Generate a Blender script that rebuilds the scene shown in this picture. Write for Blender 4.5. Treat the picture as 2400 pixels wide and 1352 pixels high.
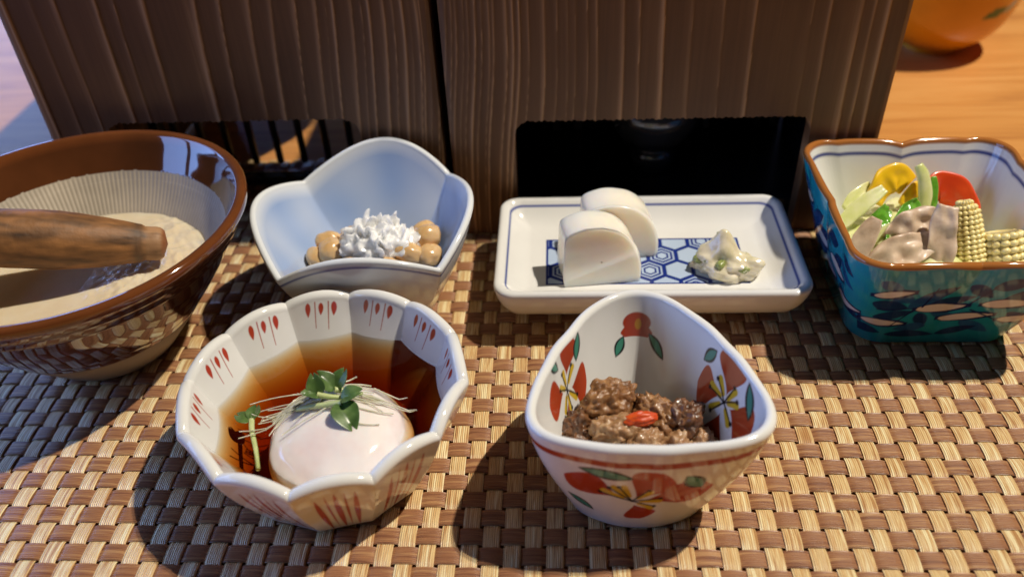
import bpy, bmesh, math, random
import numpy as np
from mathutils import Vector, Matrix, noise

for o in list(bpy.data.objects):
    bpy.data.objects.remove(o, do_unlink=True)
scene = bpy.context.scene
COL = scene.collection
MM = 0.001
PI = math.pi
random.seed(7)
rng = np.random.default_rng(11)

# ------------------------------------------------------------------ camera
F_ = Vector((-0.05624011, 0.77965046, -0.62368438))
R_ = Vector((0.99838567, 0.03894524, -0.04134407))
U_ = Vector((0.00794439, 0.62500274, 0.78058213))
CAM = Vector((166.89, -236.35, 241.78))
cd = bpy.data.cameras.new('camera')
cam = bpy.data.objects.new('camera', cd)
COL.objects.link(cam)
m = Matrix((R_, U_, -F_)).transposed().to_4x4()
m.translation = CAM * MM
cam.matrix_world = m
cd.sensor_width = 36.0
cd.lens = 36.0 * 1955.2 / 2400.0
cd.clip_start = 0.01
cd.clip_end = 50
cd.dof.use_dof = True
cd.dof.focus_distance = 0.315
cd.dof.aperture_fstop = 7.5
scene.camera = cam

# ------------------------------------------------------------------ light
world = bpy.data.worlds.new('World')
scene.world = world
world.use_nodes = True
bg = world.node_tree.nodes['Background']
bg.inputs['Color'].default_value = (1.0, 0.9, 0.8, 1)
bg.inputs['Strength'].default_value = 0.012


def aim(o, target):
    d = Vector(target) * MM - o.location
    o.rotation_euler = d.to_track_quat('-Z', 'Y').to_euler()


def spot(name, loc, target, power, colr, angle, radius, blend=0.4):
    l = bpy.data.lights.new(name, 'SPOT')
    l.energy = power
    l.color = colr
    l.spot_size = math.radians(angle)
    l.spot_blend = blend
    l.shadow_soft_size = radius
    o = bpy.data.objects.new(name, l)
    COL.objects.link(o)
    o.location = Vector(loc) * MM
    aim(o, target)
    return o


# two small ceiling spot lamps side by side (the photo shows paired highlights)
for k, dx in enumerate((-16, 16)):
    spot('ceiling_spot', (900 + dx * .6, 178 + dx, 1400), (200, 60, 0), 61, (1.0, 0.905, 0.76), 58, 0.010)

# tall window on the left side of the room: four panes of daylight
for k in range(6):
    l = bpy.data.lights.new('window_pane', 'AREA')
    l.shape = 'RECTANGLE'
    l.size = 0.56
    l.size_y = 0.80
    l.energy = 7.2
    l.color = (0.27, 0.45, 1.0)
    o = bpy.data.objects.new('window_pane', l)
    COL.objects.link(o)
    o.location = (-1.35, -0.60 + k * 0.64, 0.56)
    o.rotation_euler = (PI / 2, 0, -PI / 2)

scene.render.engine = 'CYCLES'
scene.view_settings.view_transform = 'Standard'
scene.view_settings.look = 'None'
scene.view_settings.exposure = 0.0
scene.view_settings.gamma = 1.0
scene.cycles.max_bounces = 10
scene.cycles.transparent_max_bounces = 16
scene.cycles.caustics_reflective = False
scene.cycles.caustics_refractive = False


# ------------------------------------------------------------------ helpers
def lin(r, g, b):
    def f(c):
        c /= 255.0
        return c / 12.92 if c <= 0.04045 else ((c + 0.055) / 1.055) ** 2.4
    return (f(r), f(g), f(b))


def tag(o, label=None, cat=None, group=None, kind=None):
    if label: o['label'] = label
    if cat: o['category'] = cat
    if group: o['group'] = group
    if kind: o['kind'] = kind
    return o


def thing(name, label, cat, loc, group=None):
    o = bpy.data.objects.new(name, None)
    o.empty_display_size = 0.01
    COL.objects.link(o)
    o.location = Vector(loc) * MM
    return tag(o, label, cat, group)


def world_loc(p):
    v = Vector((0, 0, 0))
    while p is not None:
        v += p.location
        p = p.parent
    return v


def mk(name, V, faces, mat, parent=None, col=None, smooth=True, loc=None, attrs=None, flat_from=None):
    """V: (n,3) in world millimetres; faces: (m,4)/(m,3) array or list of tuples."""
    V = np.asarray(V, float)
    if parent is not None:
        base = np.array(world_loc(parent)) / MM
        o_loc = np.zeros(3)
    else:
        if loc is None:
            loc = ((V[:, 0].min() + V[:, 0].max()) / 2, (V[:, 1].min() + V[:, 1].max()) / 2, V[:, 2].min())
        base = np.array(loc, float)
        o_loc = base
    L = (V - base) * MM
    me = bpy.data.meshes.new(name)
    if isinstance(faces, np.ndarray):
        n, k = faces.shape
        me.vertices.add(len(L))
        me.vertices.foreach_set('co', L.astype(np.float32).ravel())
        me.loops.add(n * k)
        me.loops.foreach_set('vertex_index', faces.astype(np.int32).ravel())
        me.polygons.add(n)
        me.polygons.foreach_set('loop_start', np.arange(0, n * k, k, dtype=np.int32))
        me.polygons.foreach_set('loop_total', np.full(n, k, dtype=np.int32))
        me.update(calc_edges=True)
    else:
        me.from_pydata([tuple(v) for v in L], [], [tuple(f) for f in faces])
        me.update()
    if col is not None:
        a = me.color_attributes.new('Col', 'FLOAT_COLOR', 'POINT')
        c = np.ones((len(L), 4), np.float32)
        c[:, :3] = np.asarray(col).reshape(-1, 3)
        a.data.foreach_set('color', c.ravel())
    if attrs:
        for k_, arr in attrs.items():
            a = me.attributes.new(k_, 'FLOAT', 'POINT')
            a.data.foreach_set('value', np.asarray(arr, np.float32).ravel())
    me.polygons.foreach_set('use_smooth', np.full(len(me.polygons), smooth))
    if mat: me.materials.append(mat)
    o = bpy.data.objects.new(name, me)
    COL.objects.link(o)
    o.location = Vector(o_loc) * MM
    if parent is not None: o.parent = parent
    return o


def gridfaces(nu, nv, cu=False, cv=False, off=0):
    iu = np.arange(nu if cu else nu - 1)
    iv = np.arange(nv if cv else nv - 1)
    A, B = np.meshgrid(iu, iv, indexing='ij')
    A2 = (A + 1) % nu
    B2 = (B + 1) % nv
    f = np.stack([A * nv + B, A2 * nv + B, A2 * nv + B2, A * nv + B2], -1).reshape(-1, 4)
    return f + off


def box_geo(x0, x1, y0, y1, z0, z1):
    v = [(x0, y0, z0), (x1, y0, z0), (x1, y1, z0), (x0, y1, z0), (x0, y0, z1), (x1, y0, z1), (x1, y1, z1), (x0, y1, z1)]
    f = [(0, 3, 2, 1), (4, 5, 6, 7), (0, 1, 5, 4), (1, 2, 6, 5), (2, 3, 7, 6), (3, 0, 4, 7)]
    return v, f


def bevel_mod(o, w=0.8, seg=2):
    b = o.modifiers.new('bevel', 'BEVEL')
    b.width = w * MM
    b.segments = seg
    return o


def box(name, dims, mat, parent=None, bev=0.8):
    v, f = box_geo(*dims)
    o = mk(name, v, f, mat, parent, smooth=False)
    if bev: bevel_mod(o, bev)
    return o


def tube(P, rad, n=8, cap=True):
    """P (k,3) path, rad scalar or (k,) -> V,F"""
    P = np.asarray(P, float)
    k = len(P)
    rad = np.broadcast_to(np.asarray(rad, float), (k,))
    T = np.gradient(P, axis=0)
    T /= np.linalg.norm(T, axis=1)[:, None]
    up = np.array([0, 0, 1.0])
    if abs(T[0] @ up) > .9: up = np.array([0, 1.0, 0])
    V = []
    a = np.arange(n) * 2 * PI / n
    for i in range(k):
        s = np.cross(T[i], up); s /= np.linalg.norm(s)
        w = np.cross(s, T[i])
        V.append(P[i] + rad[i] * (np.cos(a)[:, None] * s + np.sin(a)[:, None] * w))
    V = np.concatenate(V)
    F = [tuple(r) for r in gridfaces(k, n, False, True)]
    if cap:
        F.append(tuple(range(n - 1, -1, -1)))
        F.append(tuple((k - 1) * n + i for i in range(n)))
    return V, F


def bez(pts, n=16):
    """Catmull-Rom through pts"""
    P = np.asarray(pts, float)
    P = np.vstack([2 * P[0] - P[1], P, 2 * P[-1] - P[-2]])
    out = []
    segs = len(P) - 3
    for s in range(segs):
        p0, p1, p2, p3 = P[s:s + 4]
        for t in np.linspace(0, 1, n, endpoint=(s == segs - 1)):
            out.append(.5 * ((2 * p1) + (-p0 + p2) * t + (2 * p0 - 5 * p1 + 4 * p2 - p3) * t * t + (-p0 + 3 * p1 - 3 * p2 + p3) * t ** 3))
    return np.array(out)


_ico = {}
def ico(n):
    if n not in _ico:
        bm = bmesh.new()
        bmesh.ops.create_icosphere(bm, subdivisions=n, radius=1)
        _ico[n] = (np.array([v.co[:] for v in bm.verts]), np.array([[v.index for v in f.verts] for f in bm.faces]))
        bm.free()
    return _ico[n]


def nz(p, s, seed=0.0):
    return noise.noise(Vector((p[0] * s + seed, p[1] * s - seed * .7, p[2] * s + seed * .31)))


def blob(c, r, n=4, amps=((.15, 1.2), (.06, 3.5)), seed=0.0, rot=0.0, tilt=0.0, ridged=False):
    """lumpy ellipsoid in mm: centre c, radii r; amps = (amplitude, frequency) on the unit sphere"""
    V, F = ico(n)
    d = np.ones(len(V))
    for a, s in amps:
        q = np.array([nz(v, s, seed + s) for v in V])
        if ridged: q = 0.5 - np.abs(q) * 2
        d += a * q
    W = V * d[:, None] * np.asarray(r)
    M = np.array((Matrix.Rotation(rot, 3, 'Z') @ Matrix.Rotation(tilt, 3, 'Y')))
    return W @ M.T + np.asarray(c, float), F, d


# ------------------------------------------------------------------ materials
def new_mat(name):
    mt = bpy.data.materials.new(name)
    mt.use_nodes = True
    nt = mt.node_tree
    b = nt.nodes['Principled BSDF']
    return mt, nt, b


def nd(nt, typ, **kw):
    n = nt.nodes.new(typ)
    for k, v in kw.items():
        if k in n.inputs.keys():
            n.inputs[k].default_value = v
        else:
            setattr(n, k, v)
    return n


def rgba(c): return (c[0], c[1], c[2], 1)


def set_in(b, **kw):
    for k, v in kw.items():
        k = k.replace('_', ' ')
        if k in b.inputs: b.inputs[k].default_value = v


def ramp(nt, fac, stops):
    r = nt.nodes.new('ShaderNodeValToRGB')
    while len(r.color_ramp.elements) < len(stops): r.color_ramp.elements.new(.5)
    for e, (p, c) in zip(r.color_ramp.elements, stops):
        e.position = p
        e.color = rgba(c)
    nt.links.new(fac, r.inputs['Fac'])
    return r.outputs['Color']


def coords(nt, scale=(1, 1, 1), kind='Object', rot=(0, 0, 0)):
    tc = nt.nodes.new('ShaderNodeTexCoord')
    mp = nt.nodes.new('ShaderNodeMapping')
    mp.inputs['Scale'].default_value = scale
    mp.inputs['Rotation'].default_value = rot
    nt.links.new(tc.outputs[kind], mp.inputs['Vector'])
    return mp.outputs['Vector']


def noise_tex(nt, vec, scale, detail=3.0, rough=.55, dist=0.0):
    n = nd(nt, 'ShaderNodeTexNoise', Scale=scale, Detail=detail, Roughness=rough, Distortion=dist)
    nt.links.new(vec, n.inputs['Vector'])
    return n.outputs['Fac']


def bump(nt, b, h, strength=.3, dist=.0005):
    bp = nd(nt, 'ShaderNodeBump', Strength=strength, Distance=dist)
    nt.links.new(h, bp.inputs['Height'])
    nt.links.new(bp.outputs['Normal'], b.inputs['Normal'])
    return bp


def mat_attr(name, rough=.12, bump_s=0.0, bump_scale=90.0, sss=0.0, coat=0.0, var=0.06):
    """glazed ceramic painted by the vertex colour attribute 'Col' plus faint mottling"""
    mt, nt, b = new_mat(name)
    a = nd(nt, 'ShaderNodeVertexColor', layer_name='Col')
    v = coords(nt)
    n = noise_tex(nt, v, 60.0, 4)
    mx = nd(nt, 'ShaderNodeMix', data_type='RGBA', blend_type='MULTIPLY')
    mx.inputs['Factor'].default_value = 1
    c = ramp(nt, n, [(.3, (1 - var,) * 3), (.7, (1, 1, 1))])
    nt.links.new(a.outputs['Color'], mx.inputs['A'])
    nt.links.new(c, mx.inputs['B'])
    nt.links.new(mx.outputs['Result'], b.inputs['Base Color'])
    set_in(b, Roughness=rough, Coat_Weight=coat, Coat_Roughness=.05, Subsurface_Weight=sss, Subsurface_Scale=.002)
    if bump_s:
        bump(nt, b, noise_tex(nt, v, bump_scale, 3), bump_s, .0004)
    return mt


def mat_food(name, stops, scale=300.0, rough=.3, sss=.2, sss_scale=.003, radius=(1, .6, .4), bump_s=.3, bump_scale=500., coat=0.0, trans=0.0, spread=(.3, .7), dist=.0004):
    mt, nt, b = new_mat(name)
    v = coords(nt)
    n = noise_tex(nt, v, scale, 4, .6)
    k = len(stops)
    pos = np.linspace(spread[0], spread[1], k)
    c = ramp(nt, n, list(zip(pos, stops)))
    nt.links.new(c, b.inputs['Base Color'])
    set_in(b, Roughness=rough, Subsurface_Weight=sss, Subsurface_Scale=sss_scale, Coat_Weight=coat, Coat_Roughness=.08, Transmission_Weight=trans)
    b.inputs['Subsurface Radius'].default_value = radius
    if bump_s: bump(nt, b, noise_tex(nt, v, bump_scale, 4, .6), bump_s, dist)
    return mt


def mat_flat(name, c, rough=.4, metallic=0.0, **kw):
    mt, nt, b = new_mat(name)
    v = coords(nt)
    n = noise_tex(nt, v, 40.0, 4)
    cc = ramp(nt, n, [(.3, tuple(x * .85 for x in c)), (.7, c)])
    nt.links.new(cc, b.inputs['Base Color'])
    set_in(b, Roughness=rough, Metallic=metallic, **kw)
    return mt


# ------------------------------------------------------------------ table
def table_material():
    mt, nt, b = new_mat('table_wood')
    v = coords(nt, (1.2, 14, 1))
    n1 = noise_tex(nt, v, 4.0, 6, .6, 1.2)
    v2 = coords(nt, (6, 160, 1))
    n2 = noise_tex(nt, v2, 3.0, 4, .6, .3)
    mx = nd(nt, 'ShaderNodeMath', operation='ADD')
    sc = nd(nt, 'ShaderNodeMath', operation='MULTIPLY')
    sc.inputs[1].default_value = .35
    nt.links.new(n2, sc.inputs[0])
    nt.links.new(n1, mx.inputs[0])
    nt.links.new(sc.outputs[0], mx.inputs[1])
    c = ramp(nt, mx.outputs[0], [(.42, (.36, .135, .035)), (.66, (.56, .25, .065)), (.9, (.64, .32, .10))])
    nt.links.new(c, b.inputs['Base Color'])
    set_in(b, Roughness=.36)
    bump(nt, b, n2, .08, .0004)
    return mt


v, f = box_geo(-1100, 1500, -420, 1500, -32, -1.9)
tb = mk('table', v, f, table_material(), smooth=False, loc=(200, 500, -32))
tag(tb, 'smooth honey coloured wooden table under the dishes', 'table', kind='structure')

# ------------------------------------------------------------------ woven placemat
QX, QY = 7.17, 7.6
CX0, CX1 = -15, 50
JY0, JY1 = -24, 13


def strand_material(name, stops, roughness, across):
    """streaked extruded strand: fine ribs across its width, colour streaks along it"""
    mt, nt, b = new_mat(name)
    tc = nt.nodes.new('ShaderNodeTexCoord')
    oi = nt.nodes.new('ShaderNodeObjectInfo')
    off = nd(nt, 'ShaderNodeVectorMath', operation='SCALE')
    off.inputs['Scale'].default_value = 3.0
    cmb = nt.nodes.new('ShaderNodeCombineXYZ')
    for k_ in ('X', 'Y', 'Z'): nt.links.new(oi.outputs['Random'], cmb.inputs[k_])
    nt.links.new(cmb.outputs[0], off.inputs[0])
    add = nd(nt, 'ShaderNodeVectorMath', operation='ADD')
    nt.links.new(tc.outputs['Object'], add.inputs[0])
    nt.links.new(off.outputs[0], add.inputs[1])
    mp = nt.nodes.new('ShaderNodeMapping')
    mp.inputs['Scale'].default_value = (1, .035, .0) if across == 'X' else (.035, 1, .0)
    nt.links.new(add.outputs[0], mp.inputs['Vector'])
    n = noise_tex(nt, mp.outputs[0], 760.0, 2.5, .6)
    c = ramp(nt, n, stops)
    nt.links.new(c, b.inputs['Base Color'])
    # ribs
    sp = nt.nodes.new('ShaderNodeSeparateXYZ')
    nt.links.new(tc.outputs['Object'], sp.inputs[0])
    mu = nd(nt, 'ShaderNodeMath', operation='MULTIPLY')
    mu.inputs[1].default_value = 2 * PI / (0.00072)
    nt.links.new(sp.outputs[across], mu.inputs[0])
    sn = nd(nt, 'ShaderNodeMath', operation='SINE')
    nt.links.new(mu.outputs[0], sn.inputs[0])
    bump(nt, b, sn.outputs[0], .8, .00014)
    set_in(b, Roughness=roughness, Specular_IOR_Level=.55)
    return mt


M_warp = strand_material('pale_strand', [(.38, (.50, .26, .10)), (.46, (.84, .64, .32)), (.53, (.64, .37, .145)), (.61, (.90, .76, .44))], .34, 'X')
M_weft = strand_material('brown_strand', [(.38, (.24, .10, .052)), (.47, (.42, .20, .09)), (.53, (.30, .13, .068)), (.62, (.52, .28, .125))], .34, 'Y')


def strand_mesh(name, along, n_cells, pitch, width, parity, mat, amp=.45, th=.5):
    seg = 8
    L = n_cells * pitch
    s = np.linspace(-L / 2 - pitch * .3, L / 2 + pitch * .3, int((n_cells + .6) * seg) + 1)
    # cell k centre at -L/2 + (k+.5)*pitch ; over when (k+parity) even
    ph = (s + L / 2) / pitch - .5
    z = np.cos(PI * (ph + parity))
    z = np.sign(z) * np.abs(z) ** .55 * amp
    cs = np.array([-1, -.96, -.6, -.2, .2, .6, .96, 1, .96, -.96])
    cz = np.array([0, .85, 1.0, 1.04, 1.04, 1.0, .85, 0, -.85, -.85]) * th / 2
    n = len(cs)
    V = np.zeros((len(s), n, 3))
    a, b = (1, 0) if along == 'y' else (0, 1)
    V[:, :, a] = s[:, None]
    V[:, :, b] = cs[None, :] * width / 2
    V[:, :, 2] = z[:, None] + cz[None, :]
    F = gridfaces(len(s), n, False, True)
    if along == 'x': F = F[:, ::-1]
    me_o = mk(name, V.reshape(-1, 3), F, mat, loc=(0, 0, 0))
    me = me_o.data
    bpy.data.objects.remove(me_o)
    return me


nC, nJ = CX1 - CX0 + 1, JY1 - JY0 + 1
mat_root = thing('placemat', 'woven placemat of pale and brown plastic strands under all the dishes', 'placemat',
                 ((CX0 + CX1) / 2 * QX, -(JY0 + JY1) / 2 * QY, -1.6))
warp = [strand_mesh('strand', 'y', nJ, QY, 5.75, p, M_warp) for p in (0, 1)]
weft = [strand_mesh('strand', 'x', nC, QX, 6.55, p, M_weft) for p in (0, 1)]
for c in range(CX0, CX1 + 1):
    # first cell along +y is j = JY1 (most negative y); pale strand is on top when (c+j) is odd
    par = (c + JY1 + 1) % 2
    o = bpy.data.objects.new('strand', warp[par])
    COL.objects.link(o)
    o.parent = mat_root
    o.location = (c * QX * MM - mat_root.location.x, random.uniform(-.15, .15) * MM, 1.15 * MM)
    o.rotation_euler = (0, 0, random.uniform(-.0006, .0006))
for j in range(JY0, JY1 + 1):
    par = (CX0 + j) % 2
    o = bpy.data.objects.new('strand', weft[par])
    COL.objects.link(o)
    o.parent = mat_root
    o.location = (0, -j * QY * MM - mat_root.location.y, 1.15 * MM)
    o.rotation_euler = (0, 0, random.uniform(-.0004, .0004))
ZT = 0.35       # height (mm) of the mat's top


# ------------------------------------------------------------------ wooden stove boxes
def mat_brushed():
    mt, nt, b = new_mat('brushed_cedar')
    a = nd(nt, 'ShaderNodeAttribute', attribute_name='ridge')
    v = coords(nt, (260, 260, 6))
    n = noise_tex(nt, v, 2.2, 4, .6)
    v2 = coords(nt, (40, 40, 8))
    n2 = noise_tex(nt, v2, 1.0, 3, .6)
    ad = nd(nt, 'ShaderNodeMath', operation='MULTIPLY_ADD')
    ad.inputs[1].default_value = .34
    nt.links.new(n, ad.inputs[0])
    nt.links.new(a.outputs['Fac'], ad.inputs[2])
    ad2 = nd(nt, 'ShaderNodeMath', operation='MULTIPLY_ADD')
    ad2.inputs[1].default_value = .5
    nt.links.new(n2, ad2.inputs[0])
    nt.links.new(ad.outputs[0], ad2.inputs[2])
    c = ramp(nt, ad2.outputs[0], [(.30, (.095, .038, .013)), (.60, (.16, .072, .027)), (.95, (.36, .19, .085)), (1.0, (.42, .23, .105))])
    nt.links.new(c, b.inputs['Base Color'])
    set_in(b, Roughness=.55)
    bump(nt, b, n, .25, .0004)
    return mt


M_cedar = mat_brushed()


def grain_lines(W, centre, wide, dense_l, dense_r, seed):
    """positions of the raised late-wood lines across a plain-sawn board"""
    r = random.Random(seed)
    xs = [centre]
    x = centre
    while x < W + 6:
        t = min(1, (x - centre) / (W - centre))
        x += (wide * (1 - t) ** 1.3 + dense_r) * r.uniform(.5, 1.5)
        xs.append(x)
    x = centre
    while x > -6:
        t = min(1, (centre - x) / centre)
        x -= (wide * (1 - t) ** 1.3 + dense_l) * r.uniform(.5, 1.5)
        xs.append(x)
    return np.array(sorted(xs))


def ridge_fn(lines, seed, amp=4.5):
    r = np.random.default_rng(seed)
    ph = r.uniform(0, 6.28, 6)
    strength = r.uniform(.3, 1.0, len(lines) + 1)

    def fn(u, z):
        w = amp * (.8 * np.sin(z * .015 + ph[0] + u * .012) + .25 * np.sin(z * .04 + ph[1] + u * .03)) + .12 * np.sin(z * .09 + ph[2] + u * .05)
        x = u + w
        k = np.clip(np.searchsorted(lines, x), 1, len(lines) - 1)
        a, b_ = lines[k - 1], lines[k]
        t = (x - a) / np.maximum(b_ - a, .1)
        sp = b_ - a
        # ridge: steep on one side, fading slowly on the other
        d = (1 - t) * sp
        wd = np.clip(.16 * sp, .55, 1.6)
        up = np.exp(-(d / wd) ** 2) * .5 + np.exp(-d / (0.30 * sp + .4)) * .5
        d2 = t * sp
        dn = np.exp(-(d2 / .35) ** 2) * 1.0
        vary = .8 + .35 * np.sin(z * .03 + k * 2.3)
        return np.clip(np.maximum(up * strength[k], dn * strength[k - 1]) * vary, 0, 1)
    return fn


def panel(name, parent, x0, x1, yf, th, H, hole, fn, z0=ZT, label=None, res=0.55, relief=.7):
    """front panel in the x-z plane facing -y with an arched cut-out at the bottom"""
    Vs, Fs, Rs = [], [], []
    off = 0

    def island(ua, ub, zlow):
        nonlocal off
        nu = max(4, int((ub - ua) / res))
        us = np.linspace(ua, ub, nu)
        nv = 48
        zl = zlow(us)
        t = np.linspace(0, 1, nv)
        Z = zl[:, None] * (1 - t) + H * t
        Uu = np.repeat(us[:, None], nv, 1)
        rg = fn(Uu, Z)
        edge = np.minimum(np.minimum((Uu - 0), (x1 - x0) - Uu), 2.0) / 2.0
        Y = yf - relief * rg + (1 - np.clip(edge, 0, 1)) * 1.0
        # ragged lower edge where the brushed grain is cut
        Vf = np.stack([x0 + Uu, Y, z0 + Z], -1).reshape(-1, 3)
        Vs.append(Vf); Rs.append(rg.ravel())
        Fs.append(gridfaces(nu, nv, off=off)); off += len(Vf)
        Vb = np.stack([x0 + Uu, np.full_like(Uu, yf + th), z0 + Z], -1).reshape(-1, 3)
        Vs.append(Vb); Rs.append(rg.ravel())
        Fs.append(gridfaces(nu, nv, off=off)[:, ::-1]); off += len(Vb)
        for edge_idx in (np.arange(nu) * nv, np.arange(nu) * nv + nv - 1, np.arange(nv), (nu - 1) * nv + np.arange(nv)):
            a = Vf[edge_idx]; b_ = Vb[edge_idx]
            n = len(a)
            Vs.append(np.concatenate([a, b_])); Rs.append(np.concatenate([rg.ravel()[edge_idx]] * 2))
            i = np.arange(n - 1)
            Fs.append(np.stack([i, i + 1, n + i + 1, n + i], -1) + off)
            off += 2 * n
    W = x1 - x0
    if hole:
        a, b_, hh, rr = hole
        a -= x0; b_ -= x0

        def arch(u):
            d = np.minimum(u - a, b_ - u)
            e = np.clip(rr - d, 0, rr)
            return hh - rr + np.sqrt(np.maximum(rr * rr - e * e, 0)) + .25 * np.sin(u * .9) + .3 * np.sin(u * 2.3)
        island(0, a, lambda u: u * 0)
        island(a, b_, arch)
        island(b_, W, lambda u: u * 0)
    else:
        island(0, W, lambda u: u * 0)
    o = mk(name, np.concatenate(Vs), np.concatenate(Fs), M_cedar, parent, attrs={'ridge': np.concatenate(Rs)})
    if label: o['label'] = label
    return o


def side_panel(name, parent, x0, x1, y0, y1, H, seed):
    """side board: relief on both faces"""
    fn = ridge_fn(grain_lines(y1 - y0, (y1 - y0) * .45, 9, 3, 3, seed), seed)
    nu, nv = 160, 30
    Vs, Fs, Rs = [], [], []
    off = 0
    for xx, sgn in ((x0, -1), (x1, 1)):
        uu, zz = np.meshgrid(np.linspace(0, y1 - y0, nu), np.linspace(0, H, nv), indexing='ij')
        rg = fn(uu, zz)
        X = xx + sgn * (rg - 1) * .6
        Vs.append(np.stack([X, y0 + uu, ZT + zz], -1).reshape(-1, 3)); Rs.append(rg.ravel())
        g = gridfaces(nu, nv, off=off)
        Fs.append(g if sgn > 0 else g[:, ::-1]); off += nu * nv
    bv, bf = box_geo(x0 + .7, x1 - .7, y0 + .01, y1 - .01, ZT + .01, ZT + H - .01)
    Vs.append(np.array(bv)); Rs.append(np.full(8, .3)); Fs.append(np.array(bf) + off)
    return mk(name, np.concatenate(Vs), np.concatenate(Fs), M_cedar, parent, attrs={'ridge': np.concatenate(Rs)}, smooth=True)


HB = 143.0
boxes = []
for spec in (dict(x0=-75, x1=112.8, yf=110.6, hole=(-47, 75, 65, 9), c=88, wide=11.0, dl=8.0, dr=1.9, seed=3,
                  label='dark brushed cedar stove box behind the brown grinding bowl'),
             dict(x0=116.6, x1=313.5, yf=110.6, hole=(147, 282, 62, 7), c=118, wide=12.0, dl=2.0, dr=6.5, seed=8,
                  label='dark brushed cedar stove box behind the white rectangular plate')):
    x0, x1 = spec['x0'], spec['x1']
    t = thing('stove_box', spec['label'], 'wooden box', ((x0 + x1) / 2, 110.6, ZT), 'wooden stove boxes at the back')
    W = x1 - x0
    fn = ridge_fn(grain_lines(W, spec['c'], spec['wide'], spec['dl'], spec['dr'], spec['seed']), spec['seed'])
    panel('front_panel', t, x0, x1, 110.6, 9, HB, spec['hole'], fn)
    side_panel('side_panel', t, x0 + .5, x0 + 9.5, 119.8, 292, HB - 1, spec['seed'] + 1)
    side_panel('side_panel', t, x1 - 9.5, x1 - .5, 119.8, 292, HB - 1, spec['seed'] + 2)
    boxes.append(t)
# unseen lids added to block light: right box covered, left leaves a corner open
M_shade_lid = mat_flat('dark_cedar', (.10, .06, .04), .55)
box('shade_lid', (117.5, 312.6, 111.5, 291, ZT + HB + .3, ZT + HB + 8), M_shade_lid, boxes[1], 1.0)
lp = [(-74, 111.5), (112, 111.5), (112, 178), (74, 178), (86, 197), (96, 212), (103, 228), (108, 291), (-74, 291)]  # outline shaped so the open corner throws a lit patch inside
nl = len(lp)
lv = [(x, y, ZT + HB + .3) for x, y in lp] + [(x, y, ZT + HB + 8) for x, y in lp]
lf = [tuple(range(nl - 1, -1, -1)), tuple(range(nl, 2 * nl))] + [(i_, (i_ + 1) % nl, nl + (i_ + 1) % nl, nl + i_) for i_ in range(nl)]
mk('shade_lid', lv, lf, M_shade_lid, boxes[0], smooth=False)

# ---- black stoves standing inside the boxes
M_black = mat_flat('black_lacquer', (.012, .012, .014), .22)
M_iron = mat_flat('black_iron', (.016, .018, .022), .35)
M_cup = mat_flat('dark_silver_glaze', (.16, .17, .21), .16, .75)
st = thing('stove_rack', 'black rod rack seen through the cut-out of the left box', 'rack', (14, 165, ZT), 'stoves inside the boxes')
for k in range(9):
    x = -50 + k * 14.2
    vv, ff = tube([(x, 181, ZT + 2.2), (x, 181, ZT + 3.0), (x, 181, ZT + 30), (x, 181, ZT + 74)], [1.0, 2.1, 2.1, 2.1], 10)
    mk('rod', vv, ff, M_iron, st)
box('top_rail', (-58, 78, 176, 186, ZT + 74.2, ZT + 82), M_iron, st)
box('base_rail', (-58, 78, 160, 168, ZT + .1, ZT + 4.5), M_black, st)
for xx in (-58, 72):
    box('corner_post', (xx, xx + 6, 168.2, 175.8, ZT + .1, ZT + 82), M_iron, st)

sv = thing('stove', 'black lacquered stove with small dark burner cup inside the right box', 'stove', (214, 205, ZT), 'stoves inside the boxes')
box('base', (130, 300, 121, 284, ZT + .1, ZT + 6), M_black, sv, 1.2)
box('front_lip', (131, 299, 121.2, 124.5, ZT + 6.1, ZT + 12), M_black, sv, .8)
box('back_plate', (135, 295, 206, 210, ZT + 6.2, ZT + 88), M_black, sv, .6)
M_reflection = mat_flat('reflection_grey', (.20, .20, .21), .35, .6)  # grey strips stand in for pale vertical reflections on the black plate
for x_, w_ in ((164.5, 3.6), (177, 4.0), (251, 3.0), (281, 2.6), (289, 4)):
    box('reflection_strip', (x_, x_ + w_, 204.6, 205.9, ZT + 7, ZT + 86), M_reflection, sv, .3)
box('side_plate', (131, 134, 126, 205, ZT + 6.2, ZT + 88), M_black, sv, .6)
box('side_plate', (296, 299, 126, 205, ZT + 6.2, ZT + 88), M_black, sv, .6)


def lathe(profile, n=64):
    """profile list of (r,z) -> V,F around origin"""
    P = np.array(profile, float)
    a = np.arange(n) * 2 * PI / n
    V = np.stack([P[None, :, 0] * np.cos(a)[:, None], P[None, :, 0] * np.sin(a)[:, None], np.repeat(P[None, :, 1], n, 0)], -1)
    return V.reshape(-1, 3), gridfaces(n, len(P), True, False)


prof = [(0.01, 0), (15, 0), (16, 1), (16, 13), (14, 15), (13, 17), (20, 20), (27, 29), (31, 40), (31.5, 52), (30, 53), (28.5, 51), (27, 40), (20, 28), (.01, 24)]
V, F = lathe(prof)
mk('burner_cup', V * np.array([.8, .8, .75]) + np.array([218, 168, ZT + 6.2]), F, M_cup, sv)


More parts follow.
